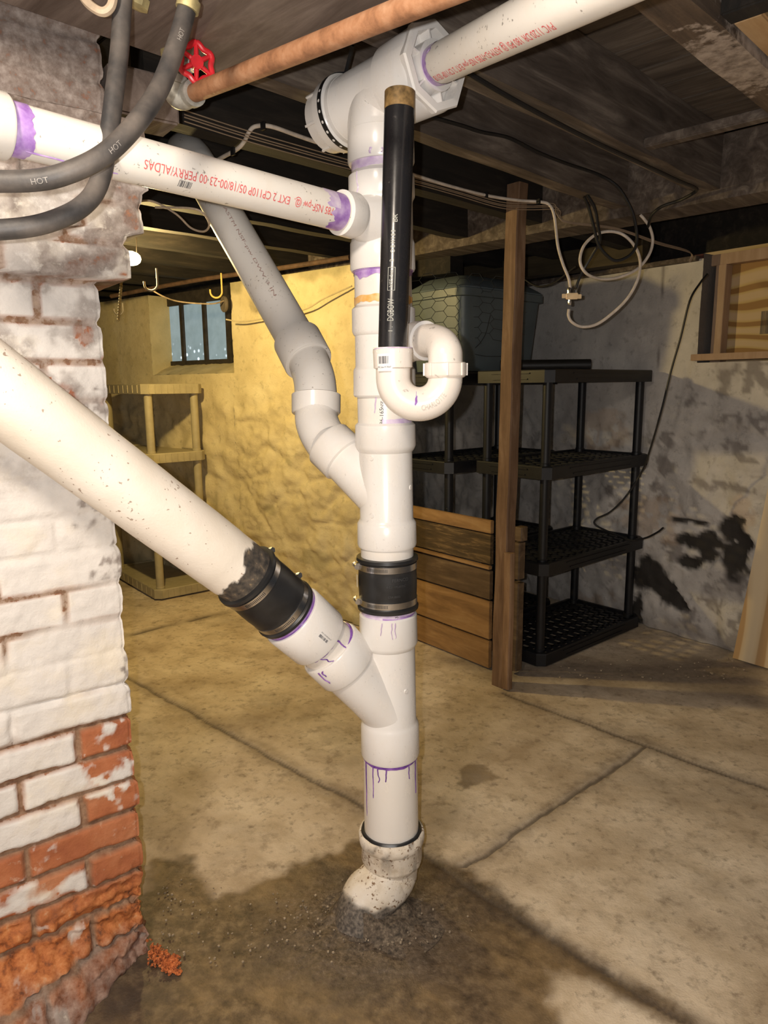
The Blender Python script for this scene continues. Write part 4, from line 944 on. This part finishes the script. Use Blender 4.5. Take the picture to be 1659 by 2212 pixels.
ctr = at(1000, 685, 3.02)
a = .034
segs = set()
for i in range(-5, 6):
    for j in range(-4, 4):
        cx, cy = i * a * 1.5, (j + (.5 if i % 2 else 0)) * a * math.sqrt(3)
        pts = [(round(cx + a * math.cos(R(60 * k)), 4), round(cy + a * math.sin(R(60 * k)), 4)) for k in range(6)]
        for k in range(6):
            s_ = tuple(sorted((pts[k], pts[(k + 1) % 6]))); segs.add(s_)
def cw(x, y):
    nn = .35 * noise.noise(V((x * 9, y * 9, 1)))
    return ctr + V((x * .98, .04 * math.sin(x * 8) - .35 * y * .3 + .02 * nn, y * .72 + .012 * noise.noise(V((x * 7, y * 7, 5))) - .35 * x * x))
for (p_, q_) in sorted(segs):
    if abs(p_[0]) < .27 and (p_[1] > -.16 + .2 * abs(p_[0])): wires.append(tube([cw(*p_), cw(*q_)], .0011, 5, False))
wires.append(tube(resample([cw(-.25, -.12), cw(-.1, -.14), cw(.02, -.19), cw(.06, -.17), cw(.10, -.10), cw(.12, .02)], 4), .0016, 5))
wires.append(tube(resample([cw(.0, -.19), cw(.1, -.21), cw(.2, -.2), cw(.27, -.22)], 4), .0016, 5))
o = obj('chicken_wire', join(*wires), simple('dark_wire', (.04, .045, .045), .5, .3), origin=ctr)
tag(o, 'sheet of hexagonal chicken wire draped in front of the storage tub', 'wire mesh')

# ================================================================ POST AND PLANK PARTITION
PO = V((.448, 2.535, 0))
po = thing('wooden_post', PO, 'rough brown wooden post standing on the floor, with a short cleat nailed to its foot', 'post')
def rough(c, sx, sy, sz, rot, amp=.0025, nz_=24):
    vs, fs = [], []; m = Matrix.Rotation(rot, 3, 'Z'); P4 = []
    for x, y in rrect(0, 0, sx / 2, sy / 2, .004, 1): P4.append((x, y))
    n = len(P4)
    for i in range(nz_ + 1):
        z = -sz / 2 + sz * i / nz_
        for x, y in P4:
            p = m @ V((x, y, z)) + V(c); q = p * 9; q.z *= .6; vs.append(p + (m @ V((noise.noise(q), noise.noise(q + V((9, 0, 0))), 0))) * amp)
    for i in range(nz_):
        for k in range(n): fs.append((i * n + k, i * n + (k + 1) % n, (i + 1) * n + (k + 1) % n, (i + 1) * n + k))
    fs += [tuple(range(n - 1, -1, -1)), tuple(nz_ * n + k for k in range(n))]; return vs, fs
pv, pf_ = rough(PO + V((0, 0, .885)), .052, .055, 1.79, R(42), .003); pv = [p + V(((p.z - .9) * .012, 0, 0)) for p in pv]
obj('post', (pv, pf_), 'post', po)
obj('cleat', rough(V((.452, 2.492, .26)), .026, .034, .52, R(42), .002, 8), wood('cleat_wood', (.16, .09, .045), (.30, .18, .10), (.42, .28, .17), 2, .75), po)
pp_ = thing('plank_partition', (.27, 2.83, 0), 'low partition of horizontal weathered planks running back from the post', 'partition')
p0_, p1_ = V((.418, 2.675, 0)), V((.075, 3.10, 0)); pd_ = (p1_ - p0_); pa = math.atan2(pd_.y, pd_.x)
zs_ = [.0] + [at(1060, y, 2.66).z for y in (1386, 1300, 1234, 1224, 1157, 1126)]
mats = ['plank_orange', 'plank_orange', 'plank_brown', 'plank_orange', 'plank_brown', 'plank_orange']
M['plank_dirty'] = wood('mouldy_plank', (.045, .03, .015), (.10, .065, .03), (.34, .22, .10), 0, .8, 2.2, .6, R(-50))
mats[4] = 'plank_dirty'
for i in range(6):
    z0, z1 = zs_[i] + .004, zs_[i + 1] - (.004 if i in (0, 1, 2) else .001); c = (p0_ + p1_) / 2
    off = -.006 if i == 3 else 0
    vs, fs = box(c + V((off, off, (z0 + z1) / 2)), pd_.length, .018, z1 - z0, pa, .002)
    obj('plank', (vs, fs), mats[i], pp_, smooth=False)
for (x, y0, y1, w_) in ((1124, 1135, 1164, .030), (1120, 1168, 1245, .032), (1120, 1254, 1440, .030)):
    za, zb = at(x, y1, 2.66).z, at(x, y0, 2.66).z; cpt = at(x, 1250, 2.63)
    obj('plank_end', rough(V((cpt.x, 2.635, (max(za, 0.004) + zb) / 2)), .040, .034, zb - max(za, .004), R(42), .003, 6), 'plank_brown', pp_)

# ================================================================ WINDOWS
wy = YB - YN * .14
def yq(x, y, dep=.14): p = onplane(x, y, YB - YN * dep, YN); return (p - YB).dot(YD), p.z
def ybox(u0, u1, z0, z1, dep, th=.03, bev=.002): return box(YB + YD * (u0 + u1) / 2 - YN * dep + V((0, 0, (z0 + z1) / 2)), abs(u1 - u0), th, z1 - z0, math.atan2(YD.y, YD.x), bev)
uL, zT = yq(354, 662); uR, _ = yq(492, 650); _, zB = yq(420, 792); _, zT = yq(420, 648)
wn = thing('window_1', YB + YD * (uL + uR) / 2 - YN * .14 + V((0, 0, zB)), 'small dark-framed basement window with three dusty panes above the tan shelving', 'window'); wn['kind'] = 'structure'
M['frame_dark'] = simple('dark_painted_frame', (.035, .028, .022), .7, 0, .4, 30, .3)
fr_ = [ybox(uR - .02, uL + .02, 1.22, zB + .035, .14), ybox(uR - .02, uL, zT - .02, zT + .05, .14), ybox(uL - .035, uL + .01, zB, zT, .14), ybox(uR - .03, uR + .012, zB, zT, .14)]
us_ = [uR + .012, None, None, uL - .035]; m1, _ = yq(398, 720); m2, _ = yq(447, 720)
fr_ += [ybox(m1 - .012, m1 + .012, zB, zT, .135), ybox(m2 - .012, m2 + .012, zB, zT, .135)]
obj('window_frame', join(*fr_), 'frame_dark', wn)
t = NT('dusty_lit_glass'); n1 = t.noise(14, 5); n2 = t.noise(4, 3)
vo = t.add('ShaderNodeTexVoronoi'); vo.inputs['Scale'].default_value = 26; t.link(t.coord(), vo.inputs['Vector'])
sp_z = t.add('ShaderNodeSeparateXYZ'); t.link(t.coord(), sp_z.inputs[0])
dots = t.math('MULTIPLY', t.ramp(vo.outputs['Distance'], [(.12, 1.0), (.30, 0.0)]), t.ramp(t.math('ADD', t.math('MULTIPLY', sp_z.outputs[2], 2.2), t.math('MULTIPLY', n2, .6)), [(.35, 1.0), (.62, 0.0)]))
colr = t.mix(n1, (.13, .20, .22), (.36, .46, .50)); colr = t.mix(dots, colr, (1.9, 2.2, 2.4))
t.link(colr, t.b.inputs['Emission Color']); t.b.inputs['Emission Strength'].default_value = .8
M['pane'] = t.done((.10, .13, .14), .25)
for a, b in ((m1 + .012, uL - .035), (m2 + .012, m1 - .012), (uR + .012, m2 - .012)):
    o = obj('pane', ybox(a, b, zB + .035, zT - .02, .14, .004, 0), 'pane', wn)
# round float hanging in front of the window and its cord
hd = at(484, 657, 3.72)
o = obj('hanging_disc', prof(hd - V((.03, .02, 0)) * .2, hd + V((.03, .02, 0)), [(0, .02), (0, .036), (.004, .040), (.012, .040), (.016, .036), (.016, .02)], 28), simple('grey_wood_disc', (.13, .105, .08), .8), origin=hd)
tag(o, 'round grey-brown disc hanging at the right edge of the small window', 'disc')
def wire(name, pts, r, mat, label, cat, n=8, group=None, seg=8, mask=None):
    o = obj(name, tube(resample(pts, n), r, seg), mat, origin=pts[len(pts) // 2]); return tag(o, label, cat, group)
wire('cord', [at(330, 628, 3.4), at(352, 640, 3.45), at(380, 650, 3.55), at(420, 655, 3.6), at(460, 656, 3.65), at(484, 650, 3.70)], .0035, 'cable_tan', 'dusty cord strung from a joist to the round disc by the window', 'cord')
wire('cord', [at(488, 690, 3.62), at(520, 695, 3.62), at(560, 690, 3.55), at(600, 682, 3.45), at(660, 668, 3.35), at(700, 645, 3.28), at(760, 618, 3.20)], .0035, simple('pale_cord', (.50, .42, .26), .7), 'pale cord running along the yellow wall behind the slanting grey pipe', 'cord')
# boarded window in the grey wall
def gq(x, y, dep): p = onplane(x, y, GA - GN * dep, GN); return (p - GA).dot(GD), p.z
def gbox(u0, u1, z0, z1, dep, th=.03, bev=.0015): return box(GA + GD * (u0 + u1) / 2 - GN * dep + V((0, 0, (z0 + z1) / 2)), abs(u1 - u0), th, z1 - z0, math.atan2(GD.y, GD.x), bev)
w2 = thing('window_2', GA - GN * .1 + V((0, 0, 1.2)), 'window opening at the right boarded up with plywood and a lumber frame', 'window'); w2['kind'] = 'structure'
u0, z0 = gq(1506, 762, .09); _, zt = gq(1520, 562, .09); _, zt2 = gq(1520, 578, .07)
obj('plywood_panel', gbox(u0 + .01, -1.2, 1.19, 1.66, .12, .012, 0), 'plywood', w2)
obj('top_rail', gbox(u0 - .005, -1.2, zt2, zt + .01, .085, .045), 'lumber', w2)
su, _ = gq(1556, 700, .085); obj('stud', gbox(su + .022, su - .022, 1.2, zt2, .085, .05), 'lumber', w2)
obj('sill_board', gbox(OU + .012, -1.2, gq(1520, 779, 0)[1], gq(1520, 765, 0)[1], .03, .12), 'lumber', w2)
obj('brick_jamb', gbox(OU + .002, u0 + .0, 1.2, 1.64, .08, .15, .004), simple('dark_red_brick', (.09, .03, .025), .9, 0, .5, 40, .5), w2)
bcx, bcz = gq(1642, 700, .11); bc = barcode(.06, .09, 21)
obj('stamp', ([GA + GD * (bcx - v[0]) - GN * .112 + V((0, 0, bcz - .04 + v[1])) for v in bc[0]], bc[1]), 'ink_black', w2)
tag(obj('trim_2', gbox(3.2, OU + .02, 1.612, 1.632, -.004, .04), 'joist'), kind='structure')

# ================================================================ PLYWOOD SHEET LEANING AT THE RIGHT
B_0 = V((1.437, 2.765, .003)); dW = V((.6, -.8, 0)); nW = V((.8, .6, 0))
tl = onplane(1659, 1068, B_0 + V((0, 0, 0)), (nW * 1.0 + V((0, 0, -.045))).normalized()); lt = (tl - B_0)
k_ = 1.35; pts = [B_0, B_0 + dW * .55, B_0 + dW * .55 + lt * k_ * .8, B_0 + lt * k_]
off = nW * -.012
vs = pts + [p + off for p in pts]; fs = [(0, 1, 2, 3), (7, 6, 5, 4), (0, 4, 5, 1), (1, 5, 6, 2), (2, 6, 7, 3), (3, 7, 4, 0)]
o = obj('plywood_sheet', (vs, fs), 'ply_sheet', origin=B_0, smooth=False); tag(o, 'pale plywood sheet leaning at the right edge below the boarded window', 'plywood')

# ================================================================ HANGING BULB, HOOKS, CHAIN
hb = at(283, 558, 2.80)
lb = thing('hanging_bulb', hb, 'lit bare light bulb hanging under the dark joists beside the brick pillar', 'light bulb')
t = NT('lit_bulb'); t.b.inputs['Emission Color'].default_value = (1, .78, .40, 1); t.b.inputs['Emission Strength'].default_value = 22
M['lit'] = t.done((1, .9, .7), .4)
hv = V((1, .25, -.08)).normalized()
obj('bulb', prof(hb - hv * .035, hb + hv, [(0, .012), (.006, .020), (.02, .0255), (.04, .0265), (.058, .021), (.068, .012), (.071, .003)], 24), 'lit', lb)
obj('socket', prof(hb - hv * .07, hb, [(0, .012), (.004, .015), (.032, .015), (.036, .012)], 16), 'brass', lb)
obj('hanger_wire', tube([hb - hv * .05, hb - hv * .045 + V((0, 0, 1.87 - hb.z))], .002, 6), 'cable_tan', lb); obj('hanger_wire', tube([hb + hv * .02, hb + hv * .03 + V((0, .02, 1.87 - hb.z))], .0015, 6), 'cable_tan', lb)
def hook(x, y, w_, h_, Y, r, mat, label, flip=1):
    k = Y / FPX * 1.02; c_ = at(x, y, Y); R_ = w_ * k / 2
    pts = [c_ + V((flip * R_, 0, h_ * k)), c_ + V((flip * R_, 0, h_ * k * .5))] + [c_ + V((flip * R_ * math.cos(R(a)), 0, -R_ * math.sin(R(a)))) for a in range(0, 190, 20)] + [c_ + V((-flip * R_, 0, .35 * R_))]
    return wire('ceiling_hook', pts, r, mat, label, 'hook', 4)
M['hook_y'] = simple('yellow_hook', (.40, .26, .07), .5)
M['hook_p'] = simple('dusty_hook', (.34, .28, .19), .7)
hook(326, 613, 27, 30, 2.75, .0040, M['hook_p'], 'pale J-shaped hook hanging just right of the lit bulb')
hook(467, 630, 24, 36, 3.3, .0042, 'hook_y', 'yellow J-shaped hook hanging above the small window')
hook(256, 670, 18, 14, 3.2, .0035, 'frame_dark', 'dark metal hook hanging at the pillar edge below the bulb')
hook(1040, 275, 18, 10, 1.95, .0035, simple('rusty_iron', (.09, .06, .05), .7, .3), 'rusty hook screwed into the side of a joist right of the tee')
ch = []
for k in range(-96, 26):
    p = at(262 - max(k, 0) * .25, 612 + k * 3.1, 2.0); ch.append(tube([p + V((.0035 * math.cos(R(a)) * (k % 2), .0035 * math.cos(R(a)) * ((k + 1) % 2), .005 * math.sin(R(a)))) for a in range(0, 361, 45)], .0011, 5, False))
tag(obj('pull_chain', join(*ch), simple('brass_chain', (.5, .38, .16), .4, .7), origin=at(262, 640, 2.0)), 'thin brass pull chain hanging beside the pillar under the bulb', 'chain')
bb = [at(240, 640, 4.0), at(420, 606, 3.75), at(600, 580, 3.45), at(755, 556, 3.25)]
wire('overhead_conduit', bb, .011, simple('brown_conduit', (.09, .05, .03), .8, 0, .4), 'brown pipe running along the top of the yellow wall', 'pipe', 3, seg=12)

# ================================================================ RUSTY PIPE, VALVE, HOSES
rp0, rp1 = at(412, 204, 1.255), at(905, 8, .86); rd = (rp1 - rp0).normalized()
rp = thing('rusty_supply_pipe', rp0 + rd * .2, 'rusty orange-brown water pipe under the beam ending in an elbow by the red valve', 'pipe')
obj('pipe', tube([rp0 - rd * .01, rp0 + rd * .3, rp0 + rd * .95], .0136, 28), 'rust_pipe', rp)
eA = at(397, 211, 1.262); eB = at(368, 195, 1.262)
obj('elbow', join(tube(resample([rp0 + rd * .012, rp0 - rd * .002, at(395, 213, 1.262), at(380, 206, 1.262), at(376, 188, 1.262), at(377, 172, 1.262)], 5), .0175, 24), prof(rp0 + rd * .014, rp0, [(0, .0175), (0, .020), (.012, .0205), (.014, .0175)], 24), prof(at(376, 184, 1.262), at(377, 165, 1.262), [(0, .0175), (0, .0205), (.012, .0205), (.014, .0175)], 24)), 'galv', rp)
va = thing('gate_valve', at(385, 140, 1.26), 'old brass gate valve with a red handwheel in the upper left corner', 'valve')
v_ = lambda x, y, Y=1.262: at(x, y, Y)
obj('valve_body', join(prof(v_(377, 172), v_(370, 60), [(0, .013), (0, .017), (.010, .017), (.012, .013), (.02, .0145), (.03, .019), (.045, .021), (.06, .017), (.068, .013), (.07, .017), (.082, .017)], 10)), 'brass', va)
obj('pipe_nipple', tube([v_(371, 70), v_(366, 10), v_(364, -40)], .0125, 20), 'brass', va)
obj('union_fitting', join(prof(v_(368, 45), v_(364, -20), [(0, .015), (.0, .019), (.014, .019), (.016, .015), (.03, .015), (.03, .020), (.07, .021), (.075, .016)], 8)), 'brass', va, ang=20)
wc = v_(424, 135, 1.225); wa = (wc - v_(382, 138, 1.262)); wd2 = (V((.80, -.55, .05))).normalized()
s0_ = v_(385, 140, 1.262)
obj('bonnet', prof(s0_, wc, [(0, .014), (.012, .014), (.012, .0165), (.024, .0165), (.026, .010), ((wc - s0_).length, .004)], 8), 'galv', va, ang=20)
wax = (wc - s0_).normalized(); wax = (wax + V((0, -.55, .0))).normalized(); a1, b1 = frame(wax)
rim = [wc + (a1 * math.cos(R(k * 7.5)) + b1 * math.sin(R(k * 7.5))) * (.0255 + .0024 * math.cos(R(k * 7.5 * 6))) for k in range(49)]
hw = [tube(rim, .0046, 10, False), prof(wc - wax * .006, wc + wax, [(0, .006), (0, .010), (.012, .010), (.012, .004)], 16)]
for k in range(6):
    u = a1 * math.cos(R(60 * k)) + b1 * math.sin(R(60 * k)); hw.append(tube([wc + u * .006, wc + u * .0255], [.0042, .0032], 8))
obj('handwheel', join(*hw), 'red', va)
obj('wheel_nut', prof(wc - wax * .018, wc + wax, [(0, .007), (0, .0115), (.009, .0115), (.010, .007)], 6), simple('pale_metal', (.55, .62, .62), .4, .5), va)
HA = [at(268, -40, 1.02), at(264, 20, 1.02), at(258, 110, 1.01), at(246, 210, .99), at(231, 320, .97), at(212, 400, .95), at(178, 445, .93), at(120, 475, .91), at(50, 492, .89), at(-60, 500, .87)]
HB = [at(420, -45, 1.00), at(402, 25, 1.00), at(380, 100, .98), at(345, 190, .95), at(295, 265, .91), at(228, 332, .88), at(150, 372, .86), at(70, 390, .85), at(-70, 392, .84)]
hA = wire('hose', HA, .0118, 'hose', 'black rubber hose passing behind the other hose, curving down to the left edge', 'hose', 10, 'black rubber hoses', 22)
hB = thing('hose', HB[4], 'black rubber hose printed with pale letters, in front of the other hose', 'hose', 'black rubber hoses')
obj('hose_tube', tube(resample(HB, 10), .0118, 22), 'hose', hB)
def on_path(pts, size, s, i0, y0, parent, r):
    P_ = resample(pts, 40); acc = [0]
    for i in range(1, len(P_)): acc.append(acc[-1] + (P_[i] - P_[i - 1]).length)
    base = acc[i0 * 40]; tx = text_poly(s, size); out = []
    for v in tx[0]:
        s_ = base + v[0]; i = min(range(len(acc)), key=lambda k: abs(acc[k] - s_)); i = max(1, min(len(P_) - 2, i)); d = (P_[i + 1] - P_[i - 1]).normalized()
        p = P_[i] + d * (s_ - acc[i]); c_ = CAM - p; n_ = (c_ - d * c_.dot(d)).normalized(); b_ = n_.cross(d); ph = (v[1] + y0) / r; out.append(p + (n_ * math.cos(ph) + b_ * math.sin(ph)) * (r + .0004))
    obj('printing', (out, tx[1]), 'ink_grey', parent, ang=80)
for i0 in (1.7, 4.6, 6.0):
    i0 = int(i0); Q = list(reversed(HB)); on_path(Q, .0085, 'HOT', len(HB) - 1 - i0 - 1, -.004, hB, .0118)
obj('hose_end', prof(at(404, 22, 1.0), at(414, -20, 1.0), [(0, .0124), (0, .0145), (.012, .0145), (.014, .011), (.03, .012), (.05, .014)], 18), 'brass', hB)
wire('cable_loop', [at(150, -60, 1.0), at(178, -10, 1.0), at(196, 12, 1.0), at(222, 26, 1.0), at(240, 14, 1.0), at(246, -20, 1.0), at(247, -60, 1.0)], .0058, 'cable_tan', 'loop of tan cable dipping into view at the top left', 'cable')
o = obj('hose_fitting', prof(at(300, -5, 1.1), at(296, 12, 1.1), [(0, .012), (.0, .016), (.012, .016), (.014, .01)], 8), 'brass', origin=at(298, 0, 1.1)); tag(o, 'small brass fitting at the top edge between the two hoses', 'fitting')

# ================================================================ CABLES AND WIRES ALONG THE CEILING
WQ = 1.585
coax = [at(440, 362, 1.93), at(480, 340, 1.86), at(512, 322, 1.80), at(528, 305, 1.78), at(538, 285, 1.76), at(552, 273, 1.76), at(585, 273, 1.76), at(640, 292, 1.82), at(690, 309, 1.88), at(755, 328, 1.96), at(895, 378, 2.16), at(975, 403, 2.28), at(1050, 422, 2.38), at(1120, 433, 2.44), at(1168, 436, 2.44), at(1188, 444, 2.44), at(1198, 470, 2.44), at(1205, 530, 2.44), at(1216, 570, 2.44), at(1228, 600, 2.44), at(1232, 622, 2.44)]
wire('coaxial_cable', coax, .0048, 'cable_white', 'white coaxial cable clipped along the dark joist and dropping to the splitter', 'cable', 8, 'white coaxial cables', 10)
for k, (x, y, Y) in enumerate(((568, 272, 1.75), (503, 327, 1.80), (1050, 421, 2.375), (1163, 435, 2.43))):
    o = obj('cable_clip', box(at(x, y, Y), .006, .014, .018, R(45), .001), 'cable_black', origin=at(x, y, Y)); tag(o, ['small black clip on the white cable left of the stack, at its upper bend', 'small black clip on the white cable left of the stack, at its lower bend', 'small black clip on the white cable between stack and post', 'small black clip on the white cable just right of the post top'][k], 'cable clip', 'cable clips')
M['wire_thin'] = simple('thin_bell_wire', (.30, .22, .15), .6)
for k, (dy0, dy1) in enumerate(((0, 0), (9, 5), (15, 8), (24, 13))):
    pts = [at(398, 238 + dy0, 1.64), at(520, 278 + dy0 * .95, 1.74), at(640, 313 + dy0 * .9, 1.83), at(755, 346 + dy0 * .8, 1.96), at(895, 384 + dy1, 2.16), at(990, 410 + dy1, 2.30), at(1080, 436 + dy1, 2.40), at(1140, 440 + dy1, 2.44), at(1196 + k * 3, 440 + dy1, 2.46), at(1202 + k * 3, 462 + dy1 * .5, 2.46), at(1225, 478 + dy1 * .3, 2.46), at(1330, 492 + dy1 * .3, 2.5), at(1420, 522 + dy1 * .4, 2.6), at(1489 + k, 543 + dy1 * .3, 2.72), at(1489 + k, 566, 2.74)]
    wire('bell_wire', pts, .0014, 'wire_thin', 'thin tan wire stapled along the ceiling joist, ' + ['topmost of four', 'second of four from the top', 'third of four from the top', 'lowest of four'][k], 'wire', 5, 'thin wires along the ceiling', 6)
SP_ = 2.42
lp = [at(1229, 668, SP_), at(1228, 682, SP_), at(1236, 696, SP_), at(1258, 706, SP_), at(1290, 700, SP_), at(1325, 675, SP_), at(1355, 645, SP_), at(1375, 610, SP_), at(1383, 575, SP_), at(1378, 545, SP_ - .02), at(1362, 520, SP_ - .03), at(1340, 504, SP_ - .03), at(1312, 500, SP_ - .03), at(1285, 508, SP_ - .03), at(1262, 530, SP_ - .03), at(1253, 558, SP_ - .03), at(1258, 580, SP_ - .03), at(1275, 596, SP_ - .02), at(1305, 603, SP_ + .02), at(1340, 598, SP_ + .03), at(1378, 580, SP_ + .04), at(1402, 550, SP_ + .04), at(1410, 520, SP_ + .04), at(1404, 492, SP_ + .03), at(1392, 474, SP_ + .02), at(1383, 464, SP_ + .02)]
wire('coaxial_cable', lp, .0048, 'cable_white', 'white coaxial cable looped in a circle below the splitter', 'cable', 7, 'white coaxial cables', 10)
spc = at(1235, 640, SP_)
cs = thing('cable_splitter', spc, 'small gold-coloured cable splitter hanging among white and black cables', 'splitter')
obj('body', join(box(spc, .040, .012, .020, R(-6), .002), box(spc + V((.026, 0, -.001)), .012, .004, .014, R(-6), .001), box(spc + V((-.026, 0, .001)), .012, .004, .014, R(-6), .001)), 'brass_bright', cs)
for dx, s_ in ((-.010, 1), (.012, 1), (-.006, -1)):
    p = spc + V((dx, 0, .010 * s_)); obj('connector', prof(p, p + V((0, 0, s_)), [(0, .0045), (.007, .0045), (.007, .0055), (.016, .0055), (.018, .004)], 6), 'steel', cs)
BK = 'cable_black'
wire('black_cable', [at(900, 242, 1.72), at(945, 256, 1.76), at(1000, 272, 1.84), at(1040, 285, 1.9), at(1100, 298, 1.98), at(1160, 328, 2.08), at(1220, 352, 2.18), at(1290, 376, 2.28), at(1330, 400, 2.30), at(1352, 430, 2.31), at(1368, 465, 2.32), at(1376, 510, 2.33), at(1370, 540, 2.33), at(1350, 558, 2.33), at(1325, 562, 2.33), at(1300, 540, 2.33), at(1290, 520, 2.33), at(1280, 480, 2.33), at(1272, 450, 2.33), at(1262, 425, 2.31)], .0048, BK, 'black cable crossing the joist side right of the tee and looping by the beam', 'cable', 7, 'black cables', 8)
wire('black_cable', [atz(1012, 158, 1.684), atz(1035, 172, 1.683), atz(1100, 210, 1.683), atz(1200, 264, 1.683), atz(1300, 314, 1.683), atz(1400, 360, 1.683), atz(1460, 388, 1.68), at(1500, 405, 2.20), at(1502, 414, 2.25), at(1470, 432, 2.32), at(1430, 446, 2.36), at(1408, 465, 2.40), at(1400, 490, 2.45)], .0050, BK, 'black cable running straight along the broad joist to the beam at the right', 'cable', 6, 'black cables', 8)
wire('black_cable', [at(1268, 420, 2.31), at(1285, 450, 2.33), at(1292, 490, 2.35), at(1296, 520, 2.37), at(1280, 550, 2.4), at(1262, 580, 2.42), at(1250, 605, 2.42), at(1243, 626, SP_)], .0046, BK, 'black cable dropping from the beam to the right side of the splitter', 'cable', 6, 'black cables', 8)
wire('power_cord', [at(1528, 592, 2.72), at(1512, 612, 2.71), at(1490, 650, 2.70), at(1470, 730, 2.72), at(1450, 800, 2.74), at(1428, 890, 2.76), at(1400, 985, 2.82), at(1383, 1025, 2.86), at(1350, 1075, 2.88), at(1318, 1106, 2.90), at(1290, 1120, 2.92), at(1284, 1131, 2.92), at(1300, 1142, 2.90), at(1340, 1158, 2.84), at(1365, 1167, 2.80), at(1395, 1162, 2.76), at(1420, 1150, 2.72), at(1433, 1140, 2.70)], .0040, BK, 'black cord hanging from the boarded window down over the black shelving', 'cord', 7, None, 8)
wire('black_cable', [at(1128, 600, 2.9), at(1160, 618, 2.85), at(1195, 612, 2.8), at(1225, 590, 2.75), at(1245, 575, 2.7)], .0035, BK, 'thin black cable sagging from behind the post over the grey wall top', 'cable', 6, 'black cables', 8)
wire('white_wire', [at(288, 436, 1.75), at(330, 435, 1.78), at(380, 462, 1.8), at(412, 492, 1.82), at(440, 500, 1.82), at(452, 486, 1.80), at(440, 462, 1.78), at(412, 450, 1.77), at(335, 448, 1.76)], .0026, 'cable_tan', 'thin pale wire in a loop left of the slanting grey pipe', 'wire', 7)
# perforated strap round the tee
sc0 = TL + TD * .052; pts = []
f = cyl_map(TL, TR, .0672, 0); sv, sf = [], []
for k in range(60):
    y = (-1.9 + 4.2 * k / 59) * .0672; sv += [f(.049, y, 0), f(.061, y, 0)]
sf = [(2 * k, 2 * k + 2, 2 * k + 3, 2 * k + 1) for k in range(59)]
hs = thing('hanger_strap', sc0, 'black perforated metal strap holding the far end of the upper tee to the joist', 'strap')
obj('strap_band', (sv, sf), 'cable_black', hs)
top_ = at(762, 98, 1.42); pz = sc0 + V((.0, .0, .066))
obj('strap_tail', join(tube([pz, top_], .0042, 4)), 'cable_black', hs)
hl = []
for k in range(7):
    y = (-.75 + .27 * k) * .0672; hl.append((y, k))
for y, k in hl:
    hc = [(.055 + .0028 * math.cos(R(a)) * 1.0, y + .0028 * math.sin(R(a)), 0) for a in range(0, 360, 30)]
    obj('strap_hole', ([f(v[0], v[1], .0006) for v in hc], [tuple(range(12))]), 'label_white', hs)
